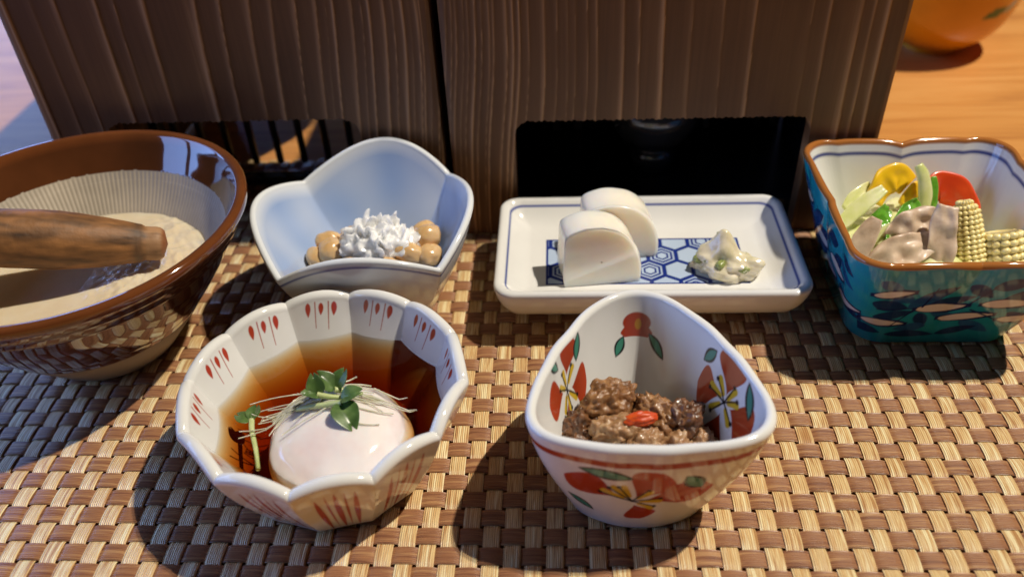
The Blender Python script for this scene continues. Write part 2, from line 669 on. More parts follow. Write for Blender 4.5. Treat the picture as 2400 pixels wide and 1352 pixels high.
# ------------------------------------------------------------------ generic bowl
def bowl_mesh(name, rim, base, cen, z0, zf, th, parent, mat, colfn=None, g=None, gi=None, n_out=50, n_in=60, n_fl=24, rim_n=9, floor_round=.25, base_in=.35, rim_drop=None):
    """rim (nu,3), base (nu,2): outer wall runs from the base curve to the rim curve; inside offset by th.
    colfn(zone, U(index 0..1), d (mm below the rim along z), X, Y, Z) -> (...,3)"""
    nu = len(rim)
    cen = np.asarray(cen, float)
    rim = np.asarray(rim, float)
    base = np.asarray(base, float)
    g = g or (lambda v: v)
    gi = gi or g
    Vl, Z_, zone = [], [], []

    def inset(xy, d):
        w = xy - cen
        r = np.linalg.norm(w, axis=1)[:, None]
        return cen + w * np.maximum(r - d, .02) / r
    rows = []
    # underside
    rows.append((cen + (base - cen) * .02, np.full(nu, z0 + .6), 0))
    rows.append((cen + (base - cen) * (1 - base_in * .3), np.full(nu, z0 + .6), 0))
    for k in range(5):
        a = k / 4 * PI / 2
        rows.append((inset(base, 1.2 * (1 - math.sin(a))), np.full(nu, z0 + 1.2 * (1 - math.cos(a))), 0))
    for v in np.linspace(0, 1, n_out)[1:]:
        xy = base + (rim[:, :2] - base) * g(v)
        rows.append((xy, z0 + 1.2 + (rim[:, 2] - th / 2 - z0 - 1.2) * v, 0))
    for k in range(1, rim_n):
        a = PI * k / rim_n
        rows.append((inset(rim[:, :2], th / 2 * (1 - math.cos(a))), rim[:, 2] - th / 2 + th / 2 * math.sin(a), 1))
    fz = zf
    for v in np.linspace(1, 0, n_in):
        xy = inset(base + (rim[:, :2] - base) * gi(v), th)
        z = fz + (rim[:, 2] - th / 2 - fz) * v
        rows.append((xy, z, 2))
    lastxy = rows[-1][0]
    for k in range(1, n_fl + 1):
        rows.append((cen + (lastxy - cen) * max(1 - k / n_fl, .004), np.full(nu, fz) - floor_round * math.sin(min(1, k / 4) * PI / 2), 2))
    nv = len(rows)
    V = np.zeros((nu, nv, 3))
    zn = np.zeros(nv, int)
    for i, (xy, z, zz) in enumerate(rows):
        V[:, i, :2] = xy
        V[:, i, 2] = z
        zn[i] = zz
    col = None
    if colfn:
        U = np.repeat((np.arange(nu) / nu)[:, None], nv, 1)
        d = rim[:, 2][:, None] - V[:, :, 2]
        ZN = np.repeat(zn[None, :], nu, 0)
        col = colfn(ZN, U, d, V)
    return mk(name, V.reshape(-1, 3), gridfaces(nu, nv, True, False), mat, parent, col=None if col is None else col.reshape(-1, 3))


# 2-D painting helpers (masks with soft edges, all in millimetres)
def soft(x, w=.25): return np.clip(.5 - x / (2 * w), 0, 1)


def over(col, a, c):
    a = a[..., None]
    return col * (1 - a) + np.asarray(c) * a


def capsule(X, Y, x0, y0, x1, y1, w0, w1=None, aa=.2):
    w1 = w0 if w1 is None else w1
    dx, dy = x1 - x0, y1 - y0
    t = np.clip(((X - x0) * dx + (Y - y0) * dy) / (dx * dx + dy * dy), 0, 1)
    d = np.hypot(X - x0 - t * dx, Y - y0 - t * dy)
    return soft(d - (w0 + (w1 - w0) * t), aa)


def leafm(X, Y, x0, y0, x1, y1, w, skew=1.0, grow=0.0, aa=.22):
    """pointed-oval mask from (x0,y0) to (x1,y1), half-width w, fattest point moved by skew"""
    dx, dy = x1 - x0, y1 - y0
    L = math.hypot(dx, dy)
    t = ((X - x0) * dx + (Y - y0) * dy) / (L * L)
    s = ((X - x0) * -dy + (Y - y0) * dx) / L
    tt = np.clip(t, 0, 1) ** skew
    hw = w * np.sin(PI * tt) ** .8 + grow
    m_ = soft(np.abs(s) - hw, aa)
    e = soft(np.maximum(-t, t - 1) * L - grow, aa)
    return m_ * e


WHITE = np.array((.76, .76, .74))
RED = np.array((.42, .045, .018))
M_porc = mat_attr('white_porcelain', .09, .03, 120.0, var=.035)


def unit(a): return np.stack([np.cos(a), np.sin(a)], -1)


# ---- 1. fluted bowl with poached egg -------------------------------------------------
EC = np.array([84.8, -32.6])
NU = 1080
th_ = np.arange(NU) / NU * 2 * PI
n12 = 12
def poly12(th, R, rnd):
    p = (th + PI / 2) % (2 * PI / n12)
    p = p - PI / n12
    k = np.cos(PI / n12) / np.cos(p)         # 1 at corners, cos at mid-sides
    return R * (1 + rnd * (k - 1))
corner = (1 + np.cos(n12 * (th_ + PI / 2))) / 2          # 1 at corners
cusp = np.abs(np.cos(n12 / 2 * (th_ + PI / 2))) ** 3.2
wob = 1 + .006 * np.sin(th_ * 2 + 1) + .005 * np.sin(th_ * 3)
rr = poly12(th_, 50.6, .95) * wob
kE = np.hanning(21); kE /= kE.sum()
rr = np.convolve(np.concatenate([rr[-20:], rr, rr[:20]]), kE, 'same')[20:-20]
rimE = np.concatenate([EC + unit(th_) * rr[:, None], (41.8 + ZT - 3.3 * (1 - np.abs(np.sin(n12 / 2 * (th_ + PI / 2))) ** .75))[:, None]], 1)
baseE = EC + np.array([0, -1.5]) + unit(th_) * poly12(th_, 35.0, 1.15)[:, None]


def colE(zn, U, d, V):
    c = np.broadcast_to(WHITE, V.shape).copy()
    th = U * 2 * PI
    p = (th + PI / 2 - PI / n12 + PI / n12) % (2 * PI / n12) - PI / n12      # angle from the middle of a side
    idx = np.floor((th + PI / 2) / (2 * PI / n12)).astype(int)
    R = np.hypot(V[..., 0] - EC[0], V[..., 1] - EC[1])
    sgn = -1
    inner = zn == 2
    outer = zn == 0
    aI = p * 47
    jit = (np.sin(idx * 12.9) * .7)
    for k, (ox, lo, hi, w) in enumerate(((-5.4, 3.0, 8.6, 1.15), (0, 3.4, 8.2, 1.05), (5.4, 2.6, 8.0, 1.1))):
        m_ = leafm(aI + jit, d, ox - .6, lo, ox + .5, hi, w, .75)
        c = over(c, m_ * inner, RED)
    for ox, lo, hi in ((-2.9, 3.2, 13.5), (2.6, 3.0, 12.5)):
        m_ = capsule(aI + jit, d, ox - .7, lo, ox + .9, hi, .30, .18, .18)
        c = over(c, m_ * inner * .85, RED * .9)
    aO = p * R
    for ox, lo, hi, w in ((-6.6, 8, 40, 1.0), (-3.4, 7, 38, .4), (-.3, 6.5, 41, 1.05), (2.8, 7, 39, .45), (6.2, 6.5, 40, .95)):
        m_ = leafm(aO + jit, d, ox, lo, ox * .72, hi, w, .8)
        c = over(c, m_ * outer * .9, RED)
    return c


bE = thing('fluted_bowl', 'white fluted bowl with red strokes holding the poached egg in broth', 'bowl', (EC[0], EC[1], ZT))
bowl_mesh('body', rimE, baseE, EC, 1.4 + ZT, 7.0 + ZT, 4.7, bE, M_porc, colE, g=lambda v: .62 * v + .38 * math.sin(v * PI / 2), n_out=70, n_in=90)
V, F = lathe([(22, 0), (23.5, 0), (26, 2.2), (21, 2.2), (20.5, .6)], 72)
mk('foot', V + np.array([EC[0], EC[1], ZT]), F, mat_flat('porcelain_foot', (.72, .70, .66), .3), bE)


def broth():
    mt, nt, b = new_mat('broth')
    nt.nodes.remove(b)
    out = nt.nodes['Material Output']
    tr = nd(nt, 'ShaderNodeBsdfTransparent')
    gl = nd(nt, 'ShaderNodeBsdfGlossy', Roughness=.03)
    fr = nd(nt, 'ShaderNodeFresnel', IOR=1.36)
    mx = nd(nt, 'ShaderNodeMixShader')
    nt.links.new(fr.outputs[0], mx.inputs[0])
    nt.links.new(tr.outputs[0], mx.inputs[1])
    nt.links.new(gl.outputs[0], mx.inputs[2])
    nt.links.new(mx.outputs[0], out.inputs['Surface'])
    va = nd(nt, 'ShaderNodeVolumeAbsorption', Density=230.0)
    va.inputs['Color'].default_value = (.84, .57, .07, 1)
    nt.links.new(va.outputs[0], out.inputs['Volume'])
    return mt


ZS = 25.0 + ZT
gE = lambda v: .62 * v + .38 * math.sin(v * PI / 2)
rS_, bS_ = rimE[::4], baseE[::4]
nuS = len(rS_)


def inner_at(z):
    """points of the bowl's inner wall at height z (mm), pushed .4 mm into the porcelain"""
    v = np.clip((z - 7 - ZT) / (rS_[:, 2] - 2.35 - 7 - ZT), 0, 1)
    g_ = np.array([gE(q) for q in v])[:, None]
    xy = bS_ + (rS_[:, :2] - bS_) * g_ - EC
    r_ = np.linalg.norm(xy, axis=1)[:, None]
    return EC + xy * (r_ - 3.4) / r_


VV = [np.concatenate([EC + (inner_at(7 + ZT) - EC) * .002, np.full((nuS, 1), 6.7 + ZT)], 1)]
for z in np.linspace(7.0 + ZT, ZS, 14):
    VV.append(np.concatenate([inner_at(z), np.full((nuS, 1), z if z > 8 else z - .3)], 1))
top_xy = inner_at(ZS)
for k in np.linspace(1, .001, 26)[1:]:
    VV.append(np.concatenate([EC + (top_xy - EC) * k, np.full((nuS, 1), ZS + .1 - .35 * (1 - math.exp(-(1 - k) * 18)))], 1))
V = np.stack(VV, 1)
so = mk('broth', V.reshape(-1, 3), gridfaces(nuS, len(VV), True, False), broth(), loc=(EC[0], EC[1], 8 + ZT))
tag(so, 'clear amber soy broth around the egg in the fluted bowl', 'broth')

M_egg = mat_food('egg_white', [(.80, .64, .60), (.86, .80, .77), (.87, .83, .80)], 30.0, .10, .5, .004, (1, .75, .65), .10, 70.0, coat=.6)
V, F, d = blob((91, -46.0, 20.0), (26, 26.5, 13.8), 6, ((.08, .9), (.05, 2.0), (.012, 5)), 3.3, rot=.35)
eg = mk('poached_egg', V, F, M_egg, loc=(88, -46, 10))
tag(eg, 'pinkish white soft poached egg sitting in the amber broth', 'egg')

# shreds of white leek and radish sprouts on the egg
M_shred = mat_food('leek_shred', [(.62, .60, .40), (.78, .76, .60)], 300., .25, .5, .002, (1, .9, .5), .1, trans=.15)
r7 = random.Random(5)


def egg_top(x, y):
    """height (mm) of the egg / broth surface"""
    u = ((x - 91) * math.cos(.35) + (y + 46.5) * math.sin(.35)) / 26.5
    w = (-(x - 91) * math.sin(.35) + (y + 46.5) * math.cos(.35)) / 27
    q = 1 - u * u - w * w
    return max(ZS + .25, 20.0 + 14.3 * math.sqrt(q)) if q > 0 else ZS + .25


for k in range(44):
    ang = PI + r7.gauss(.42, .2)
    L = r7.uniform(12, 30)
    cx, cy = 77 + r7.gauss(0, 7), -38 + r7.gauss(0, 5.5)
    if k > 31: cx += 24; cy += 4; ang = r7.gauss(-.1, .15); L *= .8
    pts = []
    lift = r7.uniform(0, 1.0)
    bend = r7.choice((-1, 1)) * r7.uniform(3, 9)
    for t in np.linspace(-.5, .5, 9):
        x = cx + math.cos(ang) * L * t
        y = cy + math.sin(ang) * L * t + bend * (t * t - .12)
        pts.append((x, y, egg_top(x, y) + .3 + lift))
    V, F = tube(pts, np.linspace(.33, .2, 9), 6)
    o = mk('leek_shred', V, F, M_shred)
    tag(o, 'thin pale shred of leek lying over the poached egg', 'leek shred', 'leek shreds on the egg')

M_sprout = mat_food('sprout_leaf', [(.030, .060, .018), (.07, .13, .035), (.15, .23, .075)], 160., .3, .15, .001, (.6, 1, .3), .25, 250.)
M_stem = mat_food('sprout_stem', [(.42, .50, .20), (.58, .64, .34)], 160., .3, .3, .002, (.8, 1, .4), .1)


def leaf_mesh(c, L, W, az, tilt, cup=.25, notch=.35, th=.2, fold=.3):
    """heart-shaped sprout leaf: stalk end at c, pointing along az, thick shell"""
    L, W = L * .86, W * .86
    nu, nv = 13, 9
    P = np.zeros((nu, nv, 3))
    for i, t in enumerate(np.linspace(0, 1, nu)):
        hw = W * (math.sin(PI * min(1, (t * .92 + .05)) ** .8) ** .75)
        for j, s in enumerate(np.linspace(-1, 1, nv)):
            x = L * (t + notch * (abs(s) ** 1.6) * .35 * (t > .55) * (t - .55) / .45)
            if t > .9: x -= L * notch * .35 * (1 - abs(s)) ** 2
            y = hw * s
            z = cup * L * (t * (1 - t)) + fold * abs(s) * hw
            P[i, j] = (x, y, z)
    M = np.array(Matrix.Rotation(az, 3, 'Z') @ Matrix.Rotation(-tilt, 3, 'Y'))
    T = P.reshape(-1, 3) @ M.T + np.array(c)
    nrm = M @ np.array([0, 0, 1.0])
    B = T - nrm * th
    V = np.concatenate([T, B])
    f = gridfaces(nu, nv)
    n = nu * nv
    F = [tuple(q) for q in f[:, ::-1]] + [tuple(q + n) for q in f]
    ring = [i * nv for i in range(nu)] + [(nu - 1) * nv + j for j in range(1, nv)] + [i * nv + nv - 1 for i in range(nu - 2, -1, -1)] + [j for j in range(nv - 2, 0, -1)]
    for a, b_ in zip(ring, ring[1:] + ring[:1]): F.append((a, b_, b_ + n, a + n))
    return V, F


def sprout(stem_pts, leaves, label):
    t = thing('radish_sprout', label, 'sprout', stem_pts[0])
    P = bez(stem_pts, 8)
    V, F = tube(P, np.linspace(.75, 1.1, len(P)), 8)
    mk('stem', V, F, M_stem, t)
    for lf in leaves:
        V, F = leaf_mesh(*lf)
        o = mk('leaf', V, F, M_sprout, t)
        sm = o.modifiers.new('sub', 'SUBSURF'); sm.levels = 1; sm.render_levels = 1
    return t


def et(x, y, h): return (x, y, egg_top(x, y) + h)
sprout([et(76, -41, 1.2), et(82, -41.5, 1.6), et(88, -41.5, 2.0), et(93, -42, 3.2)],
       [((92, -42, egg_top(93, -42) + 3.2), 12.5, 5.6, -.95, -.35), ((92.5, -41, egg_top(93, -42) + 3.6), 9, 4.6, .2, .35)],
       'green radish sprout with broad heart leaf lying in front on the egg')
sprout([et(98, -34, 1.0), et(93, -34.5, 2.6), et(89, -35.5, 4.0)],
       [((89, -35.5, egg_top(89, -35) + 4.0), 9.5, 4.3, 2.7, .7), ((89.6, -35, egg_top(89, -35) + 4.3), 8, 4, 1.1, .6)],
       'dark green radish sprout standing up at the back of the egg garnish')
sprout([et(94, -38, 2.0), et(88, -39, 3.5), et(84, -39, 5.0)],
       [((84, -39, egg_top(84, -39) + 4.6), 8.5, 3.8, 1.9, 1.0), ((84.5, -39.5, egg_top(84, -39) + 4.6), 7, 3.4, 3.6, .6)],
       'blue-green radish sprout leaf at the left of the egg garnish')
sprout([(66, -60, ZS - 1.2), (63, -52, ZS - .8), (59.5, -44, ZS - .4), (58, -39, ZS + .2)],
       [((58, -39, ZS + .3), 7, 3.2, 1.5, .1), ((57.5, -40, ZS + .2), 7.5, 3.2, 2.6, .0)],
       'dark radish sprout floating in the broth at the left edge')

# ---- 2. three-cornered bowl with simmered beef ---------------------------------------
TC = np.array([194.3, -40.0])
pm = np.array([[155.5, -59.1], [157.1, -50.7], [161.3, -36.4], [169.9, -18.9], [180.7, -3.0], [189.5, 3.1], [196.0, 4.5], [203.5, 1.8], [213.4, -8.8], [223.7, -25.3], [230.3, -42.1], [233.7, -55.8], [233.4, -61.4], [229.7, -66.9], [222.2, -69.9], [207.6, -72.2], [190.4, -73.0], [173.3, -71.2], [161.6, -68.2], [156.8, -64.7]])
ang = np.arctan2(pm[:, 1] - TC[1], pm[:, 0] - TC[0])
rad = np.hypot(pm[:, 0] - TC[0], pm[:, 1] - TC[1])
od = np.argsort(ang)
ang, rad = ang[od], rad[od]
NT = 1000
tt = np.arange(NT) / NT * 2 * PI - PI
rT = np.interp(tt, np.concatenate([ang - 2 * PI, ang, ang + 2 * PI]), np.tile(rad, 3))
ker = np.hanning(91); ker /= ker.sum()
rT = np.convolve(np.concatenate([rT[-60:], rT, rT[:60]]), ker, 'same')[60:-60]
rimT = np.concatenate([TC + unit(tt) * rT[:, None], np.full((NT, 1), 49.5 + ZT)], 1)
baseT = TC + np.array([-1, -2.5]) + unit(tt) * (.30 * rT + 13)[:, None]
LEAFG = np.array((.05, .24, .17)); INK = np.array((.012, .012, .016)); YEL = np.array((.62, .42, .03)); RED2 = np.array((.36, .045, .014))


def flower(c, m0, X, Y, petals, stamens, leaves, S=1.0):
    """painted blossom: broad orange-red petals, yellow-black stamens, outlined leaves. coordinates in mm"""
    for (a, r0, r1, w) in petals:
        w = w * 1.22
        m_ = leafm(X, Y, math.cos(a) * r0, math.sin(a) * r0, math.cos(a) * r1, math.sin(a) * r1, w, 1.7)
        tone = .75 + .5 * np.clip(np.hypot(X, Y) / max(r1, 1), 0, 1)
        c = c * (1 - (m_ * m0)[..., None]) + (RED2 * tone[..., None]) * (m_ * m0)[..., None]
    for i, (a, r1) in enumerate(stamens):
        x1, y1 = math.cos(a) * r1, math.sin(a) * r1
        m_ = capsule(X, Y, x1 * .35, y1 * .35, x1 * .95, y1 * .95, .75 * S, .95 * S)
        c = over(c, m_ * m0, YEL)
    for i, (a, r1) in enumerate(stamens):
        x1, y1 = math.cos(a + .16) * r1, math.sin(a + .16) * r1
        m_ = capsule(X, Y, 0, 0, x1, y1, .30 * S, .22 * S)
        c = over(c, m_ * m0, INK)
        c = over(c, soft(np.hypot(X - x1, Y - y1) - .62 * S) * m0, INK)
    for (x0, y0, x1, y1, w) in leaves:
        c = over(c, leafm(X, Y, x0, y0, x1, y1, w, 1, .35) * m0, INK)
        c = over(c, leafm(X, Y, x0, y0, x1, y1, w * .8, 1, -.1) * m0, LEAFG)
    return c


def colT(zn, U, d, V):
    c = np.broadcast_to(WHITE, V.shape).copy()
    a = U * 2 * PI - PI
    inner = (zn == 2) * 1.0
    outer = (zn == 0) * 1.0
    c = over(c, soft(np.abs(d - 7.0 - .5 * np.sin(a * 3)) - 1.5, .2) * outer, RED2 * 1.05)
    def loc(a0, d0, Rm, k=1.0):
        da = (a - a0 + PI) % (2 * PI) - PI
        return da * Rm / k, -(d - d0) / k
    # right inner wall blossom
    X, Y = loc(.10, 17.0, -31, 1.35)
    c = flower(c, inner, X, Y, [(1.75, 2, 15, 4.6), (.15, 3, 13, 4.8), (-1.35, 3, 15.5, 4.8), (3.3, 3, 12.5, 4.8)],
               [(2.4, 6.5), (1.2, 6), (.6, 5.5), (-.5, 6), (-2.3, 6), (3.0, 7)],
               [(-9, 9.5, -12.5, 4.5, 1.5), (5, 11, 9, 4, 1.3), (-6, -7, -11, -11.5, 1.6), (7, -11, 9, -15.5, 1.7)])
    # left inner wall blossom
    X, Y = loc(2.78, 17.5, -31, 1.3)
    c = flower(c, inner, X, Y, [(1.2, 4, 15, 3.8), (2.8, 3, 12.5, 4.6), (-1.9, 3, 15, 4.0), (-.35, 3, 12, 4.8)],
               [(.7, 7), (1.6, 6), (2.4, 5), (-.9, 6.5), (-2.4, 6.5), (-1.7, 6)],
               [(-3, 9, -7, 14, 1.3), (7.5, 5, 10, 12, 1.7), (-11, -9, -12, -16, 1.2), (2, -15, 8, -12, 1.5)])
    # small bud at the back tip
    X, Y = loc(1.54, 11.5, -38, 1.15)
    c = over(c, leafm(X, Y, -5.5, -2.5, 5.5, -2.5, 3.2, 1) * inner * (Y > -4.2), RED2)
    c = over(c, soft(np.hypot(X, (Y - .5) * 1.5) - 4.6) * inner * (Y > -3.2), RED2)
    c = over(c, soft(np.hypot((X - .5) * 1.6, Y + 0.3) - 1.7) * inner, YEL * np.array((.7, .5, .6)))
    for q in ((-4.5, -4, -7.5, -9, 1.7), (4.5, -3, 10.5, -8.5, 1.5)):
        c = over(c, leafm(X, Y, *q, 1, .35) * inner, INK)
        c = over(c, leafm(X, Y, q[0], q[1], q[2], q[3], q[4] * .8, 1, -.1) * inner, LEAFG)
    # tiny leaf near the right corner
    X, Y = loc(-.66, 9, -40)
    c = over(c, leafm(X, Y, -3, -3, 1, 3, 1.5, 1, .3) * inner, INK)
    c = over(c, leafm(X, Y, -3, -3, 1, 3, 1.1, 1, -.1) * inner, LEAFG)
    c = over(c, leafm(X, Y, 1, -3, 4, -4, .9) * inner, RED2)
    # front outer blossom
    X, Y = loc(-1.72, 28.5, 34, 1.32)
    c = flower(c, outer, X, Y, [(1.05, 2, 15, 5.2), (.25, 4, 21, 4.6), (2.65, 4, 18, 4.4), (-1.2, 2, 10, 4.2)],
               [(1.9, 7.5), (2.6, 9), (.75, 7), (.05, 8), (2.2, 8.5), (-.5, 7)],
               [(-12, 13, -.5, 10.5, 1.8), (13, 11, 17.5, 5.5, 2.1), (-17, -2, -12, -8, 1.3)])
    # a further blossom on the hidden outer sides
    for a0 in (.5, 2.65):
        X, Y = loc(a0, 26, 31)
        c = flower(c, outer, X, Y, [(1.5, 2, 14, 5), (3.0, 3, 15, 4.6), (.1, 3, 15, 4.6), (-1.5, 2, 11, 4)],
                   [(1, 6), (2, 7), (3, 6), (.3, 7)], [(10, 10, 14, 5, 1.8)])
    return c


bT = thing('three_cornered_bowl', 'white three-cornered bowl painted with orange-red flowers holding simmered beef', 'bowl', (TC[0], TC[1], ZT))
bowl_mesh('body', rimT, baseT, TC, .3 + ZT, 7 + ZT, 3.8, bT, M_porc, colT, g=lambda v: .45 * v + .55 * math.sin(v * PI / 2), n_out=110, n_in=110)

M_beef = mat_food('simmered_beef', [(.10, .040, .015), (.25, .115, .042), (.42, .23, .10)], 230., .33, .15, .0015, (1, .4, .2), .6, 800., coat=.22, dist=.0007)
M_beef2 = mat_food('beef_fat', [(.20, .09, .038), (.36, .20, .095), (.52, .36, .22)], 200., .33, .25, .002, (1, .5, .3), .6, 800., coat=.22, dist=.0006)
M_beef3 = mat_food('dark_beef', [(.05, .018, .008), (.13, .055, .022), (.24, .11, .045)], 330., .2, .1, .0015, (1, .4, .2), .7, 700., coat=.5, dist=.0007)
r8 = random.Random(12)
beef = [(184, -33, 27, 11, 8, 8, .4), (176, -40, 21, 9, 8, 7, 1.0), (187, -45, 22, 10, 7, 7, .2), (200, -37, 24, 9, 7, 7, 2.3), (209, -39, 23, 8, 7, 7, .8),
        (195, -51, 20, 9, 7, 7, .6), (205, -50, 20, 9, 8, 7, 1.4), (176, -51, 17, 9, 7, 6, .1), (214, -47, 17, 7, 7, 6, .4), (185, -55, 15, 8, 7, 6, 2.0),
        (196, -30, 17, 10, 8, 7, .3), (170, -46, 16, 8, 8, 6, .9), (205, -58, 15, 9, 6, 6, .2), (213, -56, 14, 7, 6, 5, .2), (192, -43, 14, 15, 12, 6, .2)]
for k, (x, y, z, a, b_, c, rt) in enumerate(beef):
    V, F, d = blob((x, y, z + 1.5 + ZT + (k % 3 - 1) * 1.4), (a * .95, b_ * .9, c), 5, ((.34, 1.4), (.26, 3.0), (.15, 6.5), (.05, 13)), 10 + k * 3.7, rot=rt, tilt=r8.uniform(-.5, .5))
    o = mk('beef_piece', V, F, (M_beef2, M_beef, M_beef3)[(0 if k in (5, 6, 8, 2) else 2 if k in (1, 4, 10, 14, 9) else 1)])
    tag(o, 'lumpy piece of brown simmered beef in the three-cornered bowl', 'meat', 'simmered beef pieces')
# goji berry
Vg, Fg = ico(4)
an = np.arctan2(Vg[:, 2], Vg[:, 1])
wr = 1 + .06 * np.sin(an * 8 + Vg[:, 0] * 1.2) + .22 * np.array([nz(v, 3.0, 4) for v in Vg])
Wg = Vg * np.array([6.2, 2.7, 2.5]) * np.where(np.abs(Vg[:, 0]) > .9, 1, wr)[:, None]
Mr = np.array(Matrix.Rotation(.12, 3, 'Z') @ Matrix.Rotation(-.08, 3, 'Y'))
gb = mk('goji_berry', Wg @ Mr.T + np.array([193.5, -44.5, 31.6 + ZT]), Fg, mat_food('goji_red', [(.52, .05, .008), (.70, .11, .015)], 300., .35, .3, .002, (1, .3, .1), .25, 400., coat=.3))
tag(gb, 'wrinkled orange-red goji berry on top of the beef', 'berry')

# ---- 3. pale blue lobed bowl with beans ---------------------------------------------
BC = np.array([85.5, 56.5])
NB = 800


def lobed_rim(corners, mids, n, power=1.0):
    """corners: 4 (x,y,z); mids: 4 (x,y,z) between corner i and i+1 ; arcs through them"""
    out = []
    per = n // 4
    for i in range(4):
        A, Mi, B = np.array(corners[i], float), np.array(mids[i], float), np.array(corners[(i + 1) % 4], float)
        mid = (A + B) / 2
        bul = Mi - mid
        for k in range(per):
            s = k / per
            w = math.sin(PI * s) ** power
            out.append(A * (1 - s) + B * s + bul * w)
    return np.array(out)


cB = [(56.5, 16.5, 44.0), (120.5, 22.5, 44.0), (117.5, 96, 44.5), (49, 91, 44.5)]
mB = [(86.5, 15.5, 54.0), (131.5, 58, 53.5), (86, 107.0, 57.8), (36.5, 57, 53.5)]
rimB = lobed_rim(cB, mB, NB, .9)
kb = np.hanning(9); kb /= kb.sum()
for q in range(3):
    rimB[:, q] = np.convolve(np.concatenate([rimB[-30:, q], rimB[:, q], rimB[:30, q]]), kb, 'same')[30:-30]
rimB[:, 2] += ZT
aB = np.arctan2(rimB[:, 1] - BC[1], rimB[:, 0] - BC[0])
lenB = np.hypot(rimB[:, 0] - BC[0], rimB[:, 1] - BC[1])
baseB = BC + np.array([1.5, -1]) + unit(aB) * (15 + .22 * lenB)[:, None]


def colB(zn, U, d, V):
    c = np.broadcast_to(np.array((.74, .77, .80)), V.shape).copy()
    inner = (zn == 2) * 1.0
    outer = (zn == 0) * 1.0
    n = np.array([noise.noise(Vector(p * np.array((.05, .05, .035)))) for p in V[::4, ::2].reshape(-1, 3)]).reshape(V[::4, ::2].shape[:2])
    n = np.repeat(np.repeat(n, 4, 0), 2, 1)[:V.shape[0], :V.shape[1]]
    ker = np.hanning(13); ker /= ker.sum()
    n = np.apply_along_axis(lambda r_: np.convolve(np.concatenate([r_[-12:], r_, r_[:12]]), ker, 'same')[12:-12], 0, n)
    blue = np.clip(.74 + .32 * n, .3, 1) * np.clip((d - 1.0) / 6, 0, 1)
    c = over(c, blue * inner, (.22, .34, .62))
    c = over(c, np.clip(.35 + .3 * n, 0, 1) * outer * .6, (.55, .64, .74))
    c = over(c, soft(np.abs(d - 3.7) - .55, .3) * outer * .9, (.03, .05, .28))
    return c


bB = thing('lobed_bowl', 'pale blue bowl with four wavy lobes holding soybeans and grated radish', 'bowl', (BC[0], BC[1], ZT))
bowl_mesh('body', rimB, baseB, BC, 3.0 + ZT, 17 + ZT, 3.0, bB, M_porc, colB, g=lambda v: .55 * v + .45 * math.sin(v * PI / 2), n_out=60, n_in=80)
V, F = lathe([(18, 0), (19.5, 0), (22, 3.4), (17, 3.4), (16.8, .6)], 64)
mk('foot', V + np.array([BC[0] + 1.5, BC[1] - 1, ZT]), F, bpy.data.materials['porcelain_foot'], bB)

M_bean = mat_food('soybean', [(.62, .38, .16), (.74, .52, .27)], 120., .22, .3, .002, (1, .6, .3), .12, 260., coat=.35)
beans = [(109, 52, 21, 7.2, .9), (101.5, 42.5, 19, 7.0, -.3), (110.5, 43, 17.5, 6.6, 1.2), (67, 46.5, 18, 7.4, 1.3), (65, 54.5, 17, 6.6, .3), (60.5, 45.5, 14.5, 6.5, 2.1), (106, 60, 18, 6.6, .5),
         (95, 36, 16, 6.4, .1), (78, 38, 15, 6.6, 2.6), (72, 60, 15, 6.4, 1.0), (86, 36, 15, 6.5, .4), (100, 53, 14, 6.5, .2), (76, 50, 12.5, 6.5, .9), (90, 52, 12, 6.5, 1.9), (84, 64, 13, 6.5, 1.1)]
for k, (x, y, z, r0, rt) in enumerate(beans):
    V, F, d = blob((x + 1, y + 7.5, z + 13 + ZT), (r0 * .95 * (1 + .1 * math.sin(k * 1.7)), r0 * .76, r0 * .74), 4, ((.16, 1.1), (.05, 3.0)), k * 2.1, rot=rt, tilt=.3 * math.sin(k * 2))
    tag(mk('soybean', V, F, M_bean), 'glossy tan cooked soybean in the pale blue bowl', 'soybean', 'soybeans in the blue bowl')

M_radish = mat_food('grated_radish', [(.90, .90, .885), (.95, .95, .94)], 260., .22, .95, .004, (1, .97, .93), .08, 380.)
gr_ = thing('grated_radish', 'heap of wet white grated radish on top of the soybeans', 'radish', (88, 56, 24 + ZT))
r9 = random.Random(3)
V, F, d = blob((89.5, 56, 30.5 + ZT), (17, 10.5, 11), 5, ((.25, 1.8), (.2, 4.0)), 5.5)
fl_V, fl_F, off = [V], [F], len(V)
for k in range(120):
    a = r9.uniform(0, 2 * PI); e = math.asin(r9.uniform(.0, 1))
    px, py, pz = 89.5 + 16.5 * math.cos(a) * math.cos(e), 56 + 10.5 * math.sin(a) * math.cos(e), 30.5 + ZT + 11.5 * math.sin(e)
    if k < 6: px, py, pz, e = 81 + 3.0 * k, 57 + (k % 2) * 3, 42.0 + ZT + (k * 7 % 3), 1.3
    V, F, d = blob((0, 0, 0), (r9.uniform(2.6, 5.4), r9.uniform(1.6, 3.2), r9.uniform(.6, 1.0)), 3, ((.3, 1.4), (.12, 3)), k * 1.7 + 2)
    Mx = np.array(Matrix.Rotation(a + r9.gauss(0, .7), 3, 'Z') @ Matrix.Rotation(-e + r9.gauss(0, .45), 3, 'Y') @ Matrix.Rotation(r9.uniform(-1.4, 1.4), 3, 'X'))
    fl_V.append(V @ Mx.T + np.array((px, py, pz))); fl_F.append(F + off); off += len(V)
ob = mk('shreds', np.concatenate(fl_V), np.concatenate(fl_F), M_radish, gr_)
rm = ob.modifiers.new('merge', 'REMESH')
rm.mode = 'VOXEL'; rm.voxel_size = .0004; rm.use_smooth_shade = True
sm_ = ob.modifiers.new('soften', 'SMOOTH'); sm_.factor = .5; sm_.iterations = 3
ob['kind'] = 'stuff'

